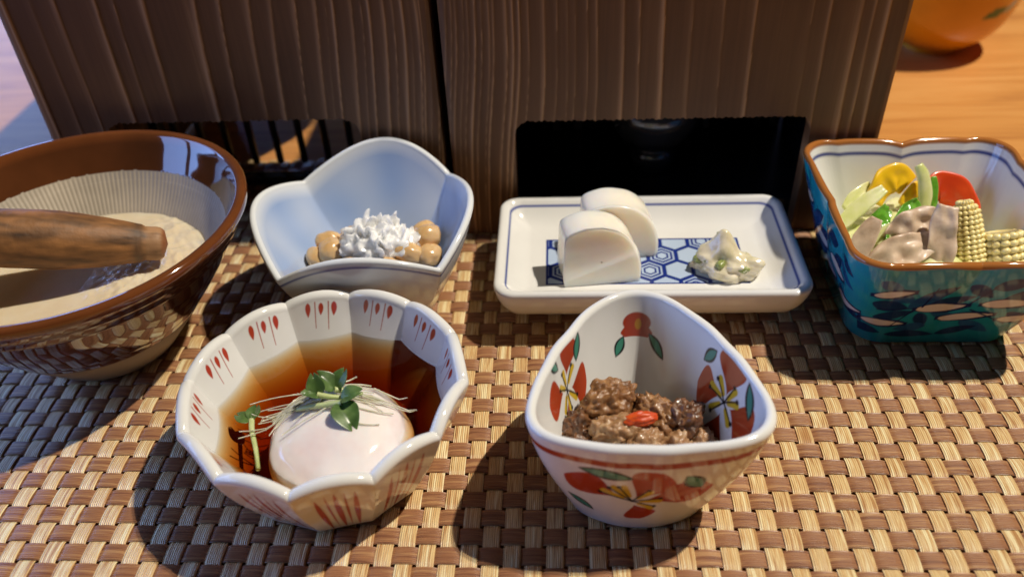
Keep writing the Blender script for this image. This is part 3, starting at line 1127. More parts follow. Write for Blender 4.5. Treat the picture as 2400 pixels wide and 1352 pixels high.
# ---- 4. rectangular plate with fish cake slices --------------------------------------
PX0, PX1, PY0, PY1, PH = 139.3, 271.3, 29.3, 104.6, 25.3
PCn = np.array([(PX0 + PX1) / 2, (PY0 + PY1) / 2])


def round_rect(x0, x1, y0, y1, r, n):
    """n points ordered by equal arc length around a rounded rectangle"""
    pts = []
    for cx, cy, a0 in ((x1 - r, y1 - r, 0), (x0 + r, y1 - r, PI / 2), (x0 + r, y0 + r, PI), (x1 - r, y0 + r, 1.5 * PI)):
        for k in range(13):
            a = a0 + k / 12 * PI / 2
            pts.append((cx + r * math.cos(a), cy + r * math.sin(a)))
    P = np.array(pts + pts[:1])
    s = np.concatenate([[0], np.cumsum(np.hypot(*np.diff(P, axis=0).T))])
    q = np.arange(n) / n * s[-1]
    return np.stack([np.interp(q, s, P[:, 0]), np.interp(q, s, P[:, 1])], -1)


def plate_part():
    n = 900
    # (inset, height, zone) rows from underside over the rim to the floor
    rows = [(60, 6, 0), (16, 6, 0), (12, 6.3, 0), (8.5, 8, 0), (5, 11, 0), (2.3, 15.5, 0), (.8, 19.5, 0), (.1, 22.8, 0), (0, 24, 0), (.35, 24.8, 1), (1.1, 25.3, 1), (2.2, 25.3, 1), (3.2, 24.9, 1), (3.7, 24.3, 2)]
    for k in range(1, 49):
        t = k / 48
        rows.append((3.7 + 11.5 * t, 24.3 - 7.2 * (1 - (1 - t) ** 1.7), 2))
    Vr, nz_ = [], []
    for ins, z, zz in rows:
        if ins > 30:
            P = PCn + (round_rect(PX0, PX1, PY0, PY1, 9, n) - PCn) * .02
        else:
            P = round_rect(PX0 + ins, PX1 - ins, PY0 + ins, PY1 - ins, max(1.4, 9 - ins * .62), n)
        Vr.append(np.concatenate([P, np.full((n, 1), z + ZT)], 1)); nz_.append(zz)
    V = np.stack(Vr, 1)
    ins = np.array([r_[0] for r_ in rows])
    c = np.broadcast_to(np.array((.73, .725, .70)), V.shape).copy()
    line = soft(np.abs(np.repeat(ins[None], n, 0) - 5.0) - .42, .25) * (np.array(nz_) == 2)
    c = over(c, line * .92, (.02, .05, .26))
    o1 = mk('rim', V.reshape(-1, 3), gridfaces(n, len(rows), True, False), M_porc, bP, col=c.reshape(-1, 3))
    # floor with the hexagon print
    x0, x1, y0, y1 = PX0 + 15.2, PX1 - 15.2, PY0 + 15.2, PY1 - 15.2
    fx, fy = np.meshgrid(np.linspace(x0, x1, 460), np.linspace(y0, y1, 210), indexing='ij')
    fz = 17.1 - .25 * np.clip(np.minimum(np.minimum(fx - x0, x1 - fx), np.minimum(fy - y0, y1 - fy)) / 5, 0, 1)
    c = np.broadcast_to(np.array((.73, .725, .70)), fx.shape + (3,)).copy()
    BX0, BX1, BY0, BY1 = 161.2, 248.5, 46.5, 80.3
    inb = soft(np.maximum(np.maximum(BX0 - fx, fx - BX1), np.maximum(BY0 - fy, fy - BY1)), .25)
    BLUE = np.array((.012, .03, .20)); PALE = np.array((.42, .52, .68))
    c = over(c, inb, BLUE)
    # hexagons: pointy-top lattice
    R = 7.2
    w, h = math.sqrt(3) * R, 1.5 * R
    X, Y = fx - BX0 - 2, fy - BY0 + 1
    best = np.full(fx.shape, 1e9); par = np.zeros(fx.shape); bx = np.zeros(fx.shape); by = np.zeros(fx.shape)
    for row in range(-1, 6):
        for cl in range(-1, 11):
            cx = cl * w + (row % 2) * w / 2; cy = row * h
            dd = np.hypot(X - cx, Y - cy)
            mm_ = dd < best
            best = np.where(mm_, dd, best); par = np.where(mm_, (cl * 2 + row) % 3, par); bx = np.where(mm_, X - cx, bx); by = np.where(mm_, Y - cy, by)
    ax, ay = np.abs(bx), np.abs(by)
    hexd = np.maximum(ax, ax * .5 + ay * math.sqrt(3) / 2)       # apothem distance
    ap = R * math.sqrt(3) / 2
    full = soft(hexd - (ap - .95), .25)
    rings = full * (1 - soft(np.abs(hexd - ap * .66) - .5, .2)) * (1 - soft(np.abs(hexd - ap * .38) - .45, .2))
    pat = np.where(par == 1, rings, full)
    pat = np.where(par == 2, full, pat)
    c = over(c, pat * inb, PALE)
    border = soft(np.maximum(np.maximum(BX0 - fx, fx - BX1), np.maximum(BY0 - fy, fy - BY1)) + .9, .2)
    c = np.where(((inb > .5) & (border < .5))[..., None], BLUE, c)
    mk('floor', np.stack([fx, fy, fz + ZT], -1).reshape(-1, 3), gridfaces(460, 210), M_porc, bP, col=c.reshape(-1, 3))
    Pf = [round_rect(PX0 + a, PX1 - a, PY0 + a, PY1 - a, 5, 200) for a in (17, 17.5, 19.5, 21)]
    V = np.stack([np.concatenate([p_, np.full((200, 1), z + ZT)], 1) for p_, z in zip(Pf, (6.2, 0, 0, 6.2))], 1)
    mk('foot', V.reshape(-1, 3), gridfaces(200, 4, True, False), bpy.data.materials['porcelain_foot'], bP, smooth=False)


bP = thing('rectangular_plate', 'white rectangular plate with blue line and blue hexagon print', 'plate', (PCn[0], PCn[1], ZT))
plate_part()
ZP = 17.1 + ZT

M_cake = mat_food('fish_cake', [(.86, .79, .68), (.90, .85, .76)], 60., .2, .8, .011, (1, .75, .5), .06, 180., coat=.2)


def fish_cake(ox, oy, rot, label, crease):
    """D-shaped slice: flat base, domed top, 15 mm thick; front face creased"""
    Wd, Hd, D = 34.0, 27.5, 15.5
    prof = [(-16.0, 0), (-16.5, 4), (-16.3, 10), (-15.8, 16), (-15.6, 21.5), (-14.6, 24.0), (-11, 26.0), (-5.5, 27.4), (.5, 27.0), (6.5, 25), (11.6, 20.8), (15, 15), (16.7, 8.5), (17, 2.5), (16.6, 0)]
    P = bez([(x, 0, z) for x, z in prof], 6)[:, [0, 2]]
    n = len(P)
    # close along the base
    nb = 20
    basep = np.stack([np.linspace(P[-1, 0], P[0, 0], nb + 2)[1:-1], np.zeros(nb)], -1)
    C = np.concatenate([P, basep])
    n = len(C)
    cen = np.array([0, 11.0])
    rings = []

    def face_y(xz, base):
        # the knife left a step across the lower part of the front face
        l = (xz[:, 1] - (3.2 + (xz[:, 0] + 16) * .36))
        if crease:
            return base - np.where(l < 0, 1.7, 1.7 * np.exp(-np.clip(l, 0, 99) / 1.6)) + .06 * np.maximum(l, 0)
        return np.full(len(xz), base)
    rr_ = np.concatenate([np.linspace(.02, .9, 26), [.94, .985]])
    for s in rr_:
        xz = cen + (C - cen) * s
        rings.append(np.stack([xz[:, 0], face_y(xz, -D / 2), xz[:, 1]], -1))
    xz = C
    rings.append(np.stack([xz[:, 0], face_y(xz, -D / 2) + .7, xz[:, 1]], -1))
    for t in np.linspace(-.85, .9, 10):
        q = cen + (C - cen) * (1 + .008 * math.sin(t * 5))
        rings.append(np.stack([q[:, 0] - .6 * t, np.full(n, D / 2 * t), np.maximum(q[:, 1] + .5 * t * (q[:, 1] > 18), 0)], -1))
    for s in rr_[::-1]:
        xz = cen + (C - cen) * s
        rings.append(np.stack([xz[:, 0] - .6, np.full(n, D / 2), xz[:, 1]], -1))
    V = np.stack(rings, 1).reshape(-1, 3)
    M = np.array(Matrix.Rotation(rot, 3, 'Z'))
    V = V @ M.T + np.array([ox, oy, ZP - .2])
    V[:, 2] += .12 * np.array([nz(p, .25, 2.0) for p in V])
    o = mk('fish_cake_slice', V, gridfaces(n, len(rings), True, False)[:, ::-1], M_cake, loc=(ox, oy, ZP))
    return tag(o, label, 'fish cake', 'fish cake slices on the plate')


fish_cake(184, 55.8, .13, 'creamy white domed fish cake slice standing in front on the plate', True)
fish_cake(193.2, 73.5, .05, 'creamy white domed fish cake slice partly hidden behind the front one', False)

M_paste = mat_food('wasabi_paste', [(.56, .52, .28), (.72, .64, .44), (.80, .72, .54)], 120., .2, .45, .004, (1, .9, .5), .35, 320., coat=.5, spread=(.3, .6))
M_gp = mat_food('green_stem', [(.22, .26, .06), (.36, .40, .14)], 300., .25, .2, .002, (.8, 1, .4), .3, coat=.4)
wp = thing('wasabi_relish', 'small heap of pale relish with green flecks on the right of the plate', 'relish', (238, 56, ZP))
V, F = ico(6)
d = 1 + .30 * np.array([nz(v, 1.4, 1.3) for v in V]) + .20 * np.array([nz(v, 2.8, 5.1) for v in V]) + .03 * np.array([nz(v, 7, 2.1) for v in V])
W = V * d[:, None]
peak = np.exp(-((W[:, 0] + .05) ** 2 + (W[:, 1] - .15) ** 2) / .16)
W = W * np.array([14.5, 9.5, 8.0]) + np.stack([peak * -1, peak * 1.5, peak * 8.0 * (W[:, 2] > 0)], -1)
W[:, 2] = np.maximum(W[:, 2] + 3.0, 0)
W = W @ np.array(Matrix.Rotation(-.35, 3, 'Z')).T
mk('heap', W + np.array([238.5, 56, ZP - .3]), F, M_paste, wp)
for k, (x, y, z) in enumerate(((237, 60, 17), (241, 52.5, 10.5), (231, 54, 8), (245, 48, 7.5), (235.5, 49.5, 9), (249, 53, 6.5), (227.5, 56.5, 7))):
    V, F, d = blob((x, y, ZP + z - 1.4), (2.6, 1.9, 1.8), 3, ((.3, 1.6), (.2, 4)), k * 3.0, rot=k)
    mk('green_fleck', V, F, M_gp, wp)

# ---- 5. turquoise square bowl with vegetables ----------------------------------------
SC = np.array([321.5, 59.0])
NS = 1200
rq = round_rect(276.0, 367.5, 11.0, 107.5, 13, NS)
SH = 52.5
wS = rq - SC
aS = np.arctan2(wS[:, 1], wS[:, 0])


def notch(a):
    n_ = 0
    for a0 in (0, PI / 2, PI, -PI / 2):
        d_ = (a - a0 + PI) % (2 * PI) - PI
        n_ = n_ + np.exp(-(np.abs(d_) / .11) ** 1.3)
    for a0 in (PI / 4, 3 * PI / 4, -PI / 4, -3 * PI / 4):
        for e in (-.23, .23):
            d_ = (a - a0 - e + PI) % (2 * PI) - PI
            n_ = n_ + .3 * np.exp(-(np.abs(d_) / .06) ** 1.4)
    return n_
nt_ = notch(aS)
rS = np.linalg.norm(wS, axis=1)
rimS = np.concatenate([SC + wS * ((rS - 1.6 * nt_) / rS)[:, None], (SH + ZT - 1.3 * nt_)[:, None]], 1)
bq = round_rect(288.5, 355, 26.5, 92, 13, NS)
baseS_ = bq


def colS(zn, U, d, V):
    inner = (zn == 2) * 1.0
    outer = (zn == 0) * 1.0
    rim_ = (zn == 1) * 1.0
    c = np.broadcast_to(np.array((.78, .79, .78)), V.shape).copy()
    c = over(c, soft(np.abs(d - 6.0) - .75, .25) * inner, (.02, .04, .22))
    TEAL = np.array((.014, .26, .40)); DK = np.array((.010, .016, .10)); MID = np.array((.015, .07, .24))
    n1 = np.sin(V[..., 0] * .21 + V[..., 2] * .33) * np.sin(V[..., 1] * .19 - V[..., 2] * .27)
    c = over(c, outer, TEAL)
    c = over(c, outer * np.clip(n1, 0, 1) * .45, (.02, .33, .36))
    # each side painted with the same hand-drawn motif: lens-shaped white petals, dark leaves and stalks
    sides = [(-PI / 2, V[..., 0] - SC[0], 0), (PI, -(V[..., 1] - SC[1]), 1), (PI / 2, -(V[..., 0] - SC[0]), 2), (0, V[..., 1] - SC[1], 3)]
    ang_ = np.arctan2(V[..., 1] - SC[1], V[..., 0] - SC[0])
    for a0, X, k in sides:
        da = (ang_ - a0 + PI) % (2 * PI) - PI
        on = outer * (np.abs(da) < PI / 4 + .02)
        Y = -(d - 25)
        strokes = [(-28, 9, -18, 3, 2.2), (-18, 3, -4, 13, 2.0), (-33, 2, -19, -1, 2.4), (-19, -1, -8, 9, 2.8), (-30, -8, -16, -3, 2.0), (-14, -4, -9, -14, 1.8), (-8, -13, -20, -16, 2.0),
                   (-36, -16, -24, -19, 2.0), (-22, -20, -2, -19, 1.7), (4, -10, 18, -18, 1.9), (14, 1, 26, 12, 2.2), (8, 12, 22, 16, 2.4), (26, 12, 36, 4, 2.0), (20, -4, 34, -14, 2.2), (-2, -19, 12, -14, 1.8),
                   (-34, 16, -24, 10, 1.8), (0, 14, 10, 6, 1.9), (-12, 1, 4, 7, 2.0), (-10, -2, 2, -8, 1.8), (30, 18, 38, 12, 1.8)]
        for i, (x0, y0, x1, y1, w) in enumerate(strokes):
            cc = DK if i % 3 else MID
            c = over(c, leafm(X, Y, x0, y0, x1, y1, w * 1.45, .8, .1, .3) * on * .92, cc)
        for (x0, y0, x1, y1, w) in ((-16, -1.5, 3, 1.0, 2.2), (-5, -7.5, 15, -5.5, 1.9), (8, 1.5, 28, 2.5, 2.2), (-34, 7, -20, 9.5, 1.7), (-33, -11, -17, -12, 1.8), (18, -9, 35, -8, 1.8)):
            c = over(c, leafm(X, Y, x0, y0, x1, y1, w, 1, 1.3, .3) * on, DK)
            c = over(c, leafm(X, Y, x0, y0, x1, y1, w * 1.15, .7, 0, .25) * on, (.66, .64, .66))
        for (x0, y0, x1, y1) in ((-30, -2, -16, -1), (-16, -1, -22, -14), (-14, 0, -12, 12), (2, 0, 10, 14), (5, -2, 22, -12)):
            c = over(c, capsule(X, Y, x0, y0, x1, y1, .45, .25) * on, DK)
    br = np.array((.36, .13, .03))
    c = over(c, rim_, br)
    c = over(c, soft(d - 1.9 - .4 * np.sin(U * 90), .3) * outer, br)
    c = over(c, soft(d - 1.9, .25) * inner, br)
    return c


bS = thing('square_bowl', 'turquoise square bowl with brown scalloped rim holding mixed vegetables', 'bowl', (SC[0], SC[1], ZT))
bowl_mesh('body', rimS, baseS_, SC, .3 + ZT, 7 + ZT, 3.4, bS, M_porc, colS, g=lambda v: .75 * v + .25 * math.sin(v * PI / 2), n_out=110, n_in=60)


def strip(cpts, w, th, n=24, nv=9, curl=.0, twist=0.0, ruffle=0.0, seed=0, side=None, taper=.5):
    """thick bent ribbon along a spline: returns V,F. side = approx. width direction"""
    P = bez(cpts, 8)
    k = len(P)
    T = np.gradient(P, axis=0); T /= np.linalg.norm(T, axis=1)[:, None]
    sd = np.array(side if side is not None else (0, 1, 0), float)
    top, bot = [], []
    for i in range(k):
        t = i / (k - 1)
        s = sd - T[i] * (sd @ T[i]); s /= np.linalg.norm(s)
        nn = np.cross(T[i], s)
        a = twist * t
        s2 = s * math.cos(a) + nn * math.sin(a); n2 = -s * math.sin(a) + nn * math.cos(a)
        hw = w * (taper + (1 - taper) * math.sin(PI * min(max(t, .03), .97)) ** .6)
        hw *= 1 + .15 * noise.noise(Vector((t * 4, seed, 0)))
        for j in range(nv):
            q = -1 + 2 * j / (nv - 1)
            zz = curl * q * q * w + ruffle * noise.noise(Vector((t * 5, q * 2.2, seed * 3.1)))
            ed = th * (1 - .55 * abs(q) ** 4)
            top.append(P[i] + s2 * hw * q + n2 * (zz + ed / 2))
            bot.append(P[i] + s2 * hw * q + n2 * (zz - ed / 2))
    V = np.array(top + bot)
    n = k * nv
    g_ = gridfaces(k, nv)
    F = [tuple(q) for q in g_] + [tuple(q[::-1] + n) for q in g_]
    ring = [i * nv for i in range(k)] + [(k - 1) * nv + j for j in range(1, nv)] + [i * nv + nv - 1 for i in range(k - 2, -1, -1)] + [j for j in range(nv - 2, 0, -1)]
    for a, b_ in zip(ring, ring[1:] + ring[:1]): F.append((a, a + n, b_ + n, b_))
    return V, F


def food(name, VF, mat, label, cat, sub=1):
    o = mk(name, VF[0], VF[1], mat)
    if sub:
        s = o.modifiers.new('sub', 'SUBSURF'); s.levels = sub; s.render_levels = sub
    return tag(o, label, cat)


M_cab = mat_food('cabbage_pale', [(.52, .58, .16), (.66, .68, .32), (.78, .76, .50)], 60., .22, .4, .004, (.9, 1, .4), .2, 160., coat=.5, spread=(.3, .65))
M_cabg = mat_food('cabbage_green', [(.05, .20, .015), (.13, .36, .03), (.30, .52, .10)], 70., .22, .3, .003, (.6, 1, .3), .3, 180., coat=.5)
M_mush = mat_food('oyster_mushroom', [(.46, .32, .22), (.60, .46, .34), (.70, .56, .42)], 90., .42, .3, .002, (1, .7, .5), .5, 420., coat=.1)
M_pepY = mat_food('yellow_pepper', [(.86, .50, .010), (.90, .58, .016)], 80., .32, .0, .0015, (1, .7, .1), .06, 120., coat=.6)
M_tom = mat_food('red_tomato', [(.70, .05, .010), (.78, .09, .015)], 80., .28, .1, .0015, (1, .25, .1), .05, 120., coat=.6)
M_corn = mat_food('baby_corn', [(.84, .67, .25), (.89, .77, .38)], 200., .3, .2, .0012, (1, .8, .3), .15, 400., coat=.4)

# bed that carries the visible pieces
M_bed = M_cab
V, F, d = blob((318, 63, 18 + ZT), (33, 34, 13), 6, ((.22, 1.6), (.14, 4.0), (.06, 9.0)), 31)
tag(mk('chopped_cabbage', V, F, M_cab), 'pale green bed of chopped cabbage under the other vegetables', 'cabbage')

food('yellow_pepper', strip([(306, 83, 34 + ZT), (311, 88, 40 + ZT), (317, 90, 42 + ZT), (322, 89, 38 + ZT)], 6.5, 3.6, side=(.1, .45, .9), curl=.12, ruffle=1.0, seed=31, taper=.75),
     M_pepY, 'bright yellow pepper strip arching at the back of the square bowl', 'pepper')
food('yellow_pepper', strip([(320, 82, 31 + ZT), (325, 86, 36 + ZT), (330, 87, 37 + ZT)], 5.0, 3.2, side=(.1, .45, .9), curl=.1, ruffle=.8, seed=35, taper=.7),
     M_pepY, 'smaller yellow pepper piece beside the pale upright stalk in the square bowl', 'pepper')
food('red_pepper', strip([(330, 85, 35 + ZT), (335, 88, 38 + ZT), (341, 87, 36.5 + ZT), (346, 83, 30.5 + ZT), (348, 79, 25 + ZT)], 7.6, 3.0, side=(.1, .4, .92), curl=.1, ruffle=.5, seed=38, taper=.6),
     M_tom, 'bright red pepper strip curving down at the back of the square bowl', 'pepper')
food('cabbage_stalk', strip([(327, 76, 28.5 + ZT), (327.5, 80, 37.5 + ZT), (326, 84, 45.5 + ZT), (323.5, 87, 50 + ZT)], 3.2, 2.4, side=(1, .2, 0), curl=.2, seed=2),
     M_cab, 'pale curved cabbage stalk standing between yellow pepper and tomato', 'cabbage')
food('cabbage_leaf', strip([(332, 79, 31.5 + ZT), (331.5, 83, 39.5 + ZT), (331, 86, 44.5 + ZT)], 1.8, 1.0, side=(1, 0, 0), seed=4), M_cabg, 'thin green leaf strip in front of the tomato', 'cabbage')
food('cabbage_stalk', strip([(289, 69, 29.5 + ZT), (295, 73, 34.5 + ZT), (302, 77, 38.5 + ZT), (309, 81, 41.5 + ZT)], 3.6, 2.6, side=(-.4, .8, .5), curl=.25, seed=5),
     M_cab, 'yellow-white cabbage stalk leaning at the left of the square bowl', 'cabbage')
food('cabbage_leaf', strip([(300, 63, 32.5 + ZT), (304, 66, 36.5 + ZT), (308, 71, 38.5 + ZT)], 4.0, 1.3, side=(-.3, .6, .7), curl=.3, ruffle=1.5, seed=6), M_cabg, 'deep green cabbage leaf left of the larger leaf', 'cabbage')
food('cabbage_leaf', strip([(304, 53, 29.5 + ZT), (309, 59, 34.5 + ZT), (315, 65, 40 + ZT), (320, 69, 41.5 + ZT)], 4.8, 1.6, side=(-.5, .6, .8), curl=.35, ruffle=2.2, seed=9), M_cabg, 'bright green folded cabbage leaf in the middle of the square bowl', 'cabbage')
food('cabbage_stalk', strip([(300, 55, 30.5 + ZT), (304, 57.5, 33.5 + ZT), (309, 60.5, 36.5 + ZT)], 3.4, 2.4, side=(-.3, .6, .6), curl=.3, seed=12), M_cab, 'short white cabbage stalk under the green leaf', 'cabbage')
food('cabbage_stalk', strip([(293, 79, 32.5 + ZT), (299, 84, 36.5 + ZT), (306, 89, 38.5 + ZT)], 3.0, 2.2, side=(-.3, .6, .6), curl=.3, seed=14), M_cab, 'pale green cabbage piece at the left back of the square bowl', 'cabbage')

food('mushroom_slice', strip([(289.5, 47, 23 + ZT), (292, 50, 31 + ZT), (295, 53, 38 + ZT), (298.5, 56, 43 + ZT)], 5.0, 2.2, side=(.6, -.6, .1), curl=-.15, ruffle=.8, seed=3, taper=.35),
     M_mush, 'pale brown mushroom slice curling up at the left of the square bowl', 'mushroom')
food('mushroom_slice', strip([(297, 45.5, 25 + ZT), (304, 47, 30.5 + ZT), (312, 49, 32.5 + ZT), (321, 52, 34 + ZT)], 7.0, 2.6, side=(-.2, .7, .7), curl=.3, ruffle=3.4, seed=7, taper=.5),
     M_mush, 'broad mushroom slice lying at the front of the square bowl', 'mushroom')
food('mushroom_slice', strip([(305, 55, 31 + ZT), (312, 57, 36 + ZT), (319, 60, 38 + ZT), (326, 62, 38 + ZT)], 7.5, 2.6, side=(-.1, .6, .8), curl=.3, ruffle=3.4, seed=17, taper=.5),
     M_mush, 'wide mushroom slice behind the front one in the square bowl', 'mushroom')
food('mushroom_slice', strip([(323, 45, 23 + ZT), (324, 48, 32 + ZT), (324, 53, 41 + ZT), (326, 58, 47.5 + ZT)], 5.6, 3.4, side=(1, -.25, 0), curl=-.3, ruffle=2.2, seed=21, taper=.7),
     M_mush, 'upright mushroom stem slice next to the baby corn', 'mushroom')


def baby_corn(base, tip, r0, r1, label, flat_top, nk=16, pitch=1.95):
    base, tip = np.array(base, float), np.array(tip, float)
    ax = tip - base
    L = np.linalg.norm(ax); ax /= L
    s = np.cross(ax, (0, 1, 0)); s /= np.linalg.norm(s)
    w = np.cross(s, ax)
    t_ = thing('baby_corn', label, 'baby corn', base)
    ts = np.linspace(0, 1, 20)
    rad_ = np.array([(r0 + (r1 - r0) * t) * (1 if flat_top else math.sqrt(max(.02, 1 - max(0, (t - .8) / .2) ** 2))) for t in ts]) * .86
    V, F = tube(base + ax * (ts * L)[:, None], rad_, 20)
    mk('cob', V, F, M_corn, t_)
    Vs, Fs, off = [], [], 0
    v0, f0 = ico(2)
    nrow = int(L / pitch)
    for i in range(nrow):
        t = (i + .5) / nrow
        rr_ = (r0 + (r1 - r0) * t) * (1 if flat_top else math.sqrt(max(.03, 1 - max(0, (t - .8) / .2) ** 2)))
        for k in range(nk):
            a = 2 * PI * (k + .5 * 0) / nk + .03 * math.sin(i * 1.3)
            rd = s * math.cos(a) + w * math.sin(a)
            tg = -s * math.sin(a) + w * math.cos(a)
            c = base + ax * (t * L + random.uniform(-.12, .12)) + rd * rr_ * .9
            kk = 2 * PI * rr_ / nk * .56
            Vs.append(c + np.outer(v0[:, 0], tg) * kk + np.outer(v0[:, 1], ax) * pitch * .56 + np.outer(v0[:, 2], rd) * pitch * (.58 + .1 * random.random()))
            Fs.append(f0 + off); off += len(v0)
    o = mk('kernels', np.concatenate(Vs), np.concatenate(Fs), M_corn, t_)
    o['kind'] = 'stuff'


baby_corn((340, 47, 17 + ZT), (335, 63.5, 46.5 + ZT), 8.0, 4.8, 'tall tapered baby corn tip standing at the front of the square bowl', False)
baby_corn((353.5, 42, 14 + ZT), (350, 55.5, 36 + ZT), 9.0, 7.4, 'short cut baby corn stub at the right of the square bowl', True, 14, 2.7)

# ---- 6. brown grinding bowl with grated yam and pestle -------------------------------
GC = np.array([-29.2, 31.5])
GR, GH = 71.2, 66.5


def suribachi():
    nu = 1440
    a = np.arange(nu) / nu * 2 * PI
    out = [(22.5, 0.0), (25.5, 0.2), (27.5, 1.4), (32, 7), (38.5, 15), (44.5, 23), (46.2, 25.5), (46.6, 25.8), (52, 33), (57.5, 41), (61.5, 48), (64.0, 52.2), (64.9, 52.6), (65.3, 53.6), (66.8, 56.6), (67.9, 57.4), (68.3, 58.6), (69.6, 61.2), (70.8, 62.3), (71.2, 63.8), (71.1, 65.3), (70.2, 66.3), (68.6, 66.5), (67.2, 65.9), (66.4, 64.8)]
    inn = [(65.2, 62.5), (63.3, 58.5), (61.2, 54.5), (59.3, 51), (57.5, 48), (57.0, 47.3), (55.0, 44.2), (52, 40), (48, 35), (43, 29), (36, 22), (26, 14.5), (14, 10.5), (.05, 9.8)]
    P = bez([(r_, 0, z) for r_, z in out], 4)[:, [0, 2]]
    Q = bez([(r_, 0, z) for r_, z in inn], 10)[:, [0, 2]]
    prof = np.concatenate([[(.05, 1.5)], [(20, 1.5)], P, Q])
    n0, n1 = 2 + len(P), len(prof)
    rr_ = np.repeat(prof[None, :, 0], nu, 0).copy()
    zz = np.repeat(prof[None, :, 1], nu, 0)
    # combed ridges inside below the glazed band
    comb = np.zeros_like(rr_)
    groups = np.floor(a / (2 * PI) * 15)
    sk = .0
    fr = np.sin(a * 180)
    inner = np.arange(len(prof)) >= n0
    lowz = inner[None, :] & (zz < 51.5)
    ww = (1 + .006 * np.sin(a * 2 + .5))[:, None]
    rr_ = rr_ * ww
    rr_ = rr_ + np.where(lowz, fr[:, None] * .12 * np.clip((51.5 - zz) / 1.5, 0, 1), 0)
    V = np.stack([GC[0] + rr_ * np.cos(a)[:, None], GC[1] + rr_ * np.sin(a)[:, None], zz + ZT], -1)
    c = np.broadcast_to(np.array((.105, .034, .011)), V.shape).copy()
    BISQ = np.array((.40, .34, .27))
    wav = .5 * np.sin(a * 60)[:, None] * (np.sin(a * 7)[:, None])
    low_in = lowz & (zz < 51.2 + wav * .4)
    c = np.where(low_in[..., None], np.array((.46, .40, .32)) * (1 + .08 * fr[:, None, None]), c)
    outer = ~inner
    bl = outer[None, :] & (zz < 20 + .5 * np.sin(a * 3)[:, None])
    c = np.where(bl[..., None], BISQ, c)
    rimz = outer[None, :] & (zz > 60.5)
    c = np.where(rimz[..., None], np.array((.17, .052, .015)), c)
    return V, c, len(prof)


def mat_suri():
    mt, nt, b = new_mat('brown_glaze')
    aN = nd(nt, 'ShaderNodeVertexColor', layer_name='Col')
    v = coords(nt)
    n = noise_tex(nt, v, 45., 5)
    mx = nd(nt, 'ShaderNodeMix', data_type='RGBA', blend_type='MULTIPLY'); mx.inputs['Factor'].default_value = 1
    nt.links.new(aN.outputs['Color'], mx.inputs['A'])
    nt.links.new(ramp(nt, n, [(.3, (.72, .72, .72)), (.7, (1, 1, 1))]), mx.inputs['B'])
    nt.links.new(mx.outputs['Result'], b.inputs['Base Color'])
    # bare clay (pale) is matt, glaze (dark) is glossy
    sp = nd(nt, 'ShaderNodeSeparateColor')
    nt.links.new(aN.outputs['Color'], sp.inputs[0])
    mr = nd(nt, 'ShaderNodeMapRange')
    mr.inputs['From Min'].default_value = .08; mr.inputs['From Max'].default_value = .22
    mr.inputs['To Min'].default_value = .07; mr.inputs['To Max'].default_value = .6
    nt.links.new(sp.outputs[1], mr.inputs['Value'])
    nt.links.new(mr.outputs[0], b.inputs['Roughness'])
    bump(nt, b, noise_tex(nt, v, 110., 3), .04, .0006)
    mr2 = nd(nt, 'ShaderNodeMapRange')
    mr2.inputs['From Min'].default_value = .08; mr2.inputs['From Max'].default_value = .22
    mr2.inputs['To Min'].default_value = .9; mr2.inputs['To Max'].default_value = 0
    nt.links.new(sp.outputs[1], mr2.inputs['Value'])
    nt.links.new(mr2.outputs[0], b.inputs['Coat Weight'])
    b.inputs['Coat Roughness'].default_value = .03
    return mt


bG = thing('grinding_bowl', 'brown glazed ridged grinding bowl with bare clay foot', 'bowl', (GC[0], GC[1], ZT))
V, c, npf = suribachi()
mk('body', V.reshape(-1, 3), gridfaces(1440, npf, True, False), mat_suri(), bG, col=c.reshape(-1, 3))

# grated yam: liquid at the left/front, lumpy at the right
ny, ntb = 90, 200
rs = np.linspace(.001, 1, ny)
ta = np.arange(ntb) / ntb * 2 * PI
Rg, Tg = np.meshgrid(rs, ta, indexing='xy')      # (ntb, ny)
YZ = 35.5
YR = 48.2
Xy, Yy = GC[0] + Rg * YR * np.cos(Tg), GC[1] + Rg * YR * np.sin(Tg)
lump = np.clip((Xy - (GC[0] + 8)) / 22 + .35, 0, 1) * np.clip((Yy - GC[1] + 34) / 30, .1, 1)
Zy = np.zeros_like(Xy)
for i in range(ntb):
    for j in range(ny):
        p = Vector((Xy[i, j], Yy[i, j], 0))
        Zy[i, j] = lump[i, j] * (1.1 * noise.noise(p * .12) + .7 * noise.noise(p * .33) + .22 * noise.noise(p * .8)) + .12 * noise.noise(p * .1)
edge = np.clip((Rg - .93) / .07, 0, 1)
Zy = YZ + Zy * 1.25 + ZT + lump * 2.0 * (1 - Rg ** 2)
Rg2 = Rg + 0 * edge
yam_mat = mat_food('grated_yam', [(.71, .58, .39), (.74, .62, .43), (.77, .67, .50)], 60., .24, .4, .004, (1, .8, .5), .07, 300., coat=.25)
ym = mk('grated_yam', np.stack([Xy, Yy, Zy], -1).reshape(-1, 3), gridfaces(ntb, ny, True, False)[:, ::-1], yam_mat, loc=(GC[0], GC[1], YZ))
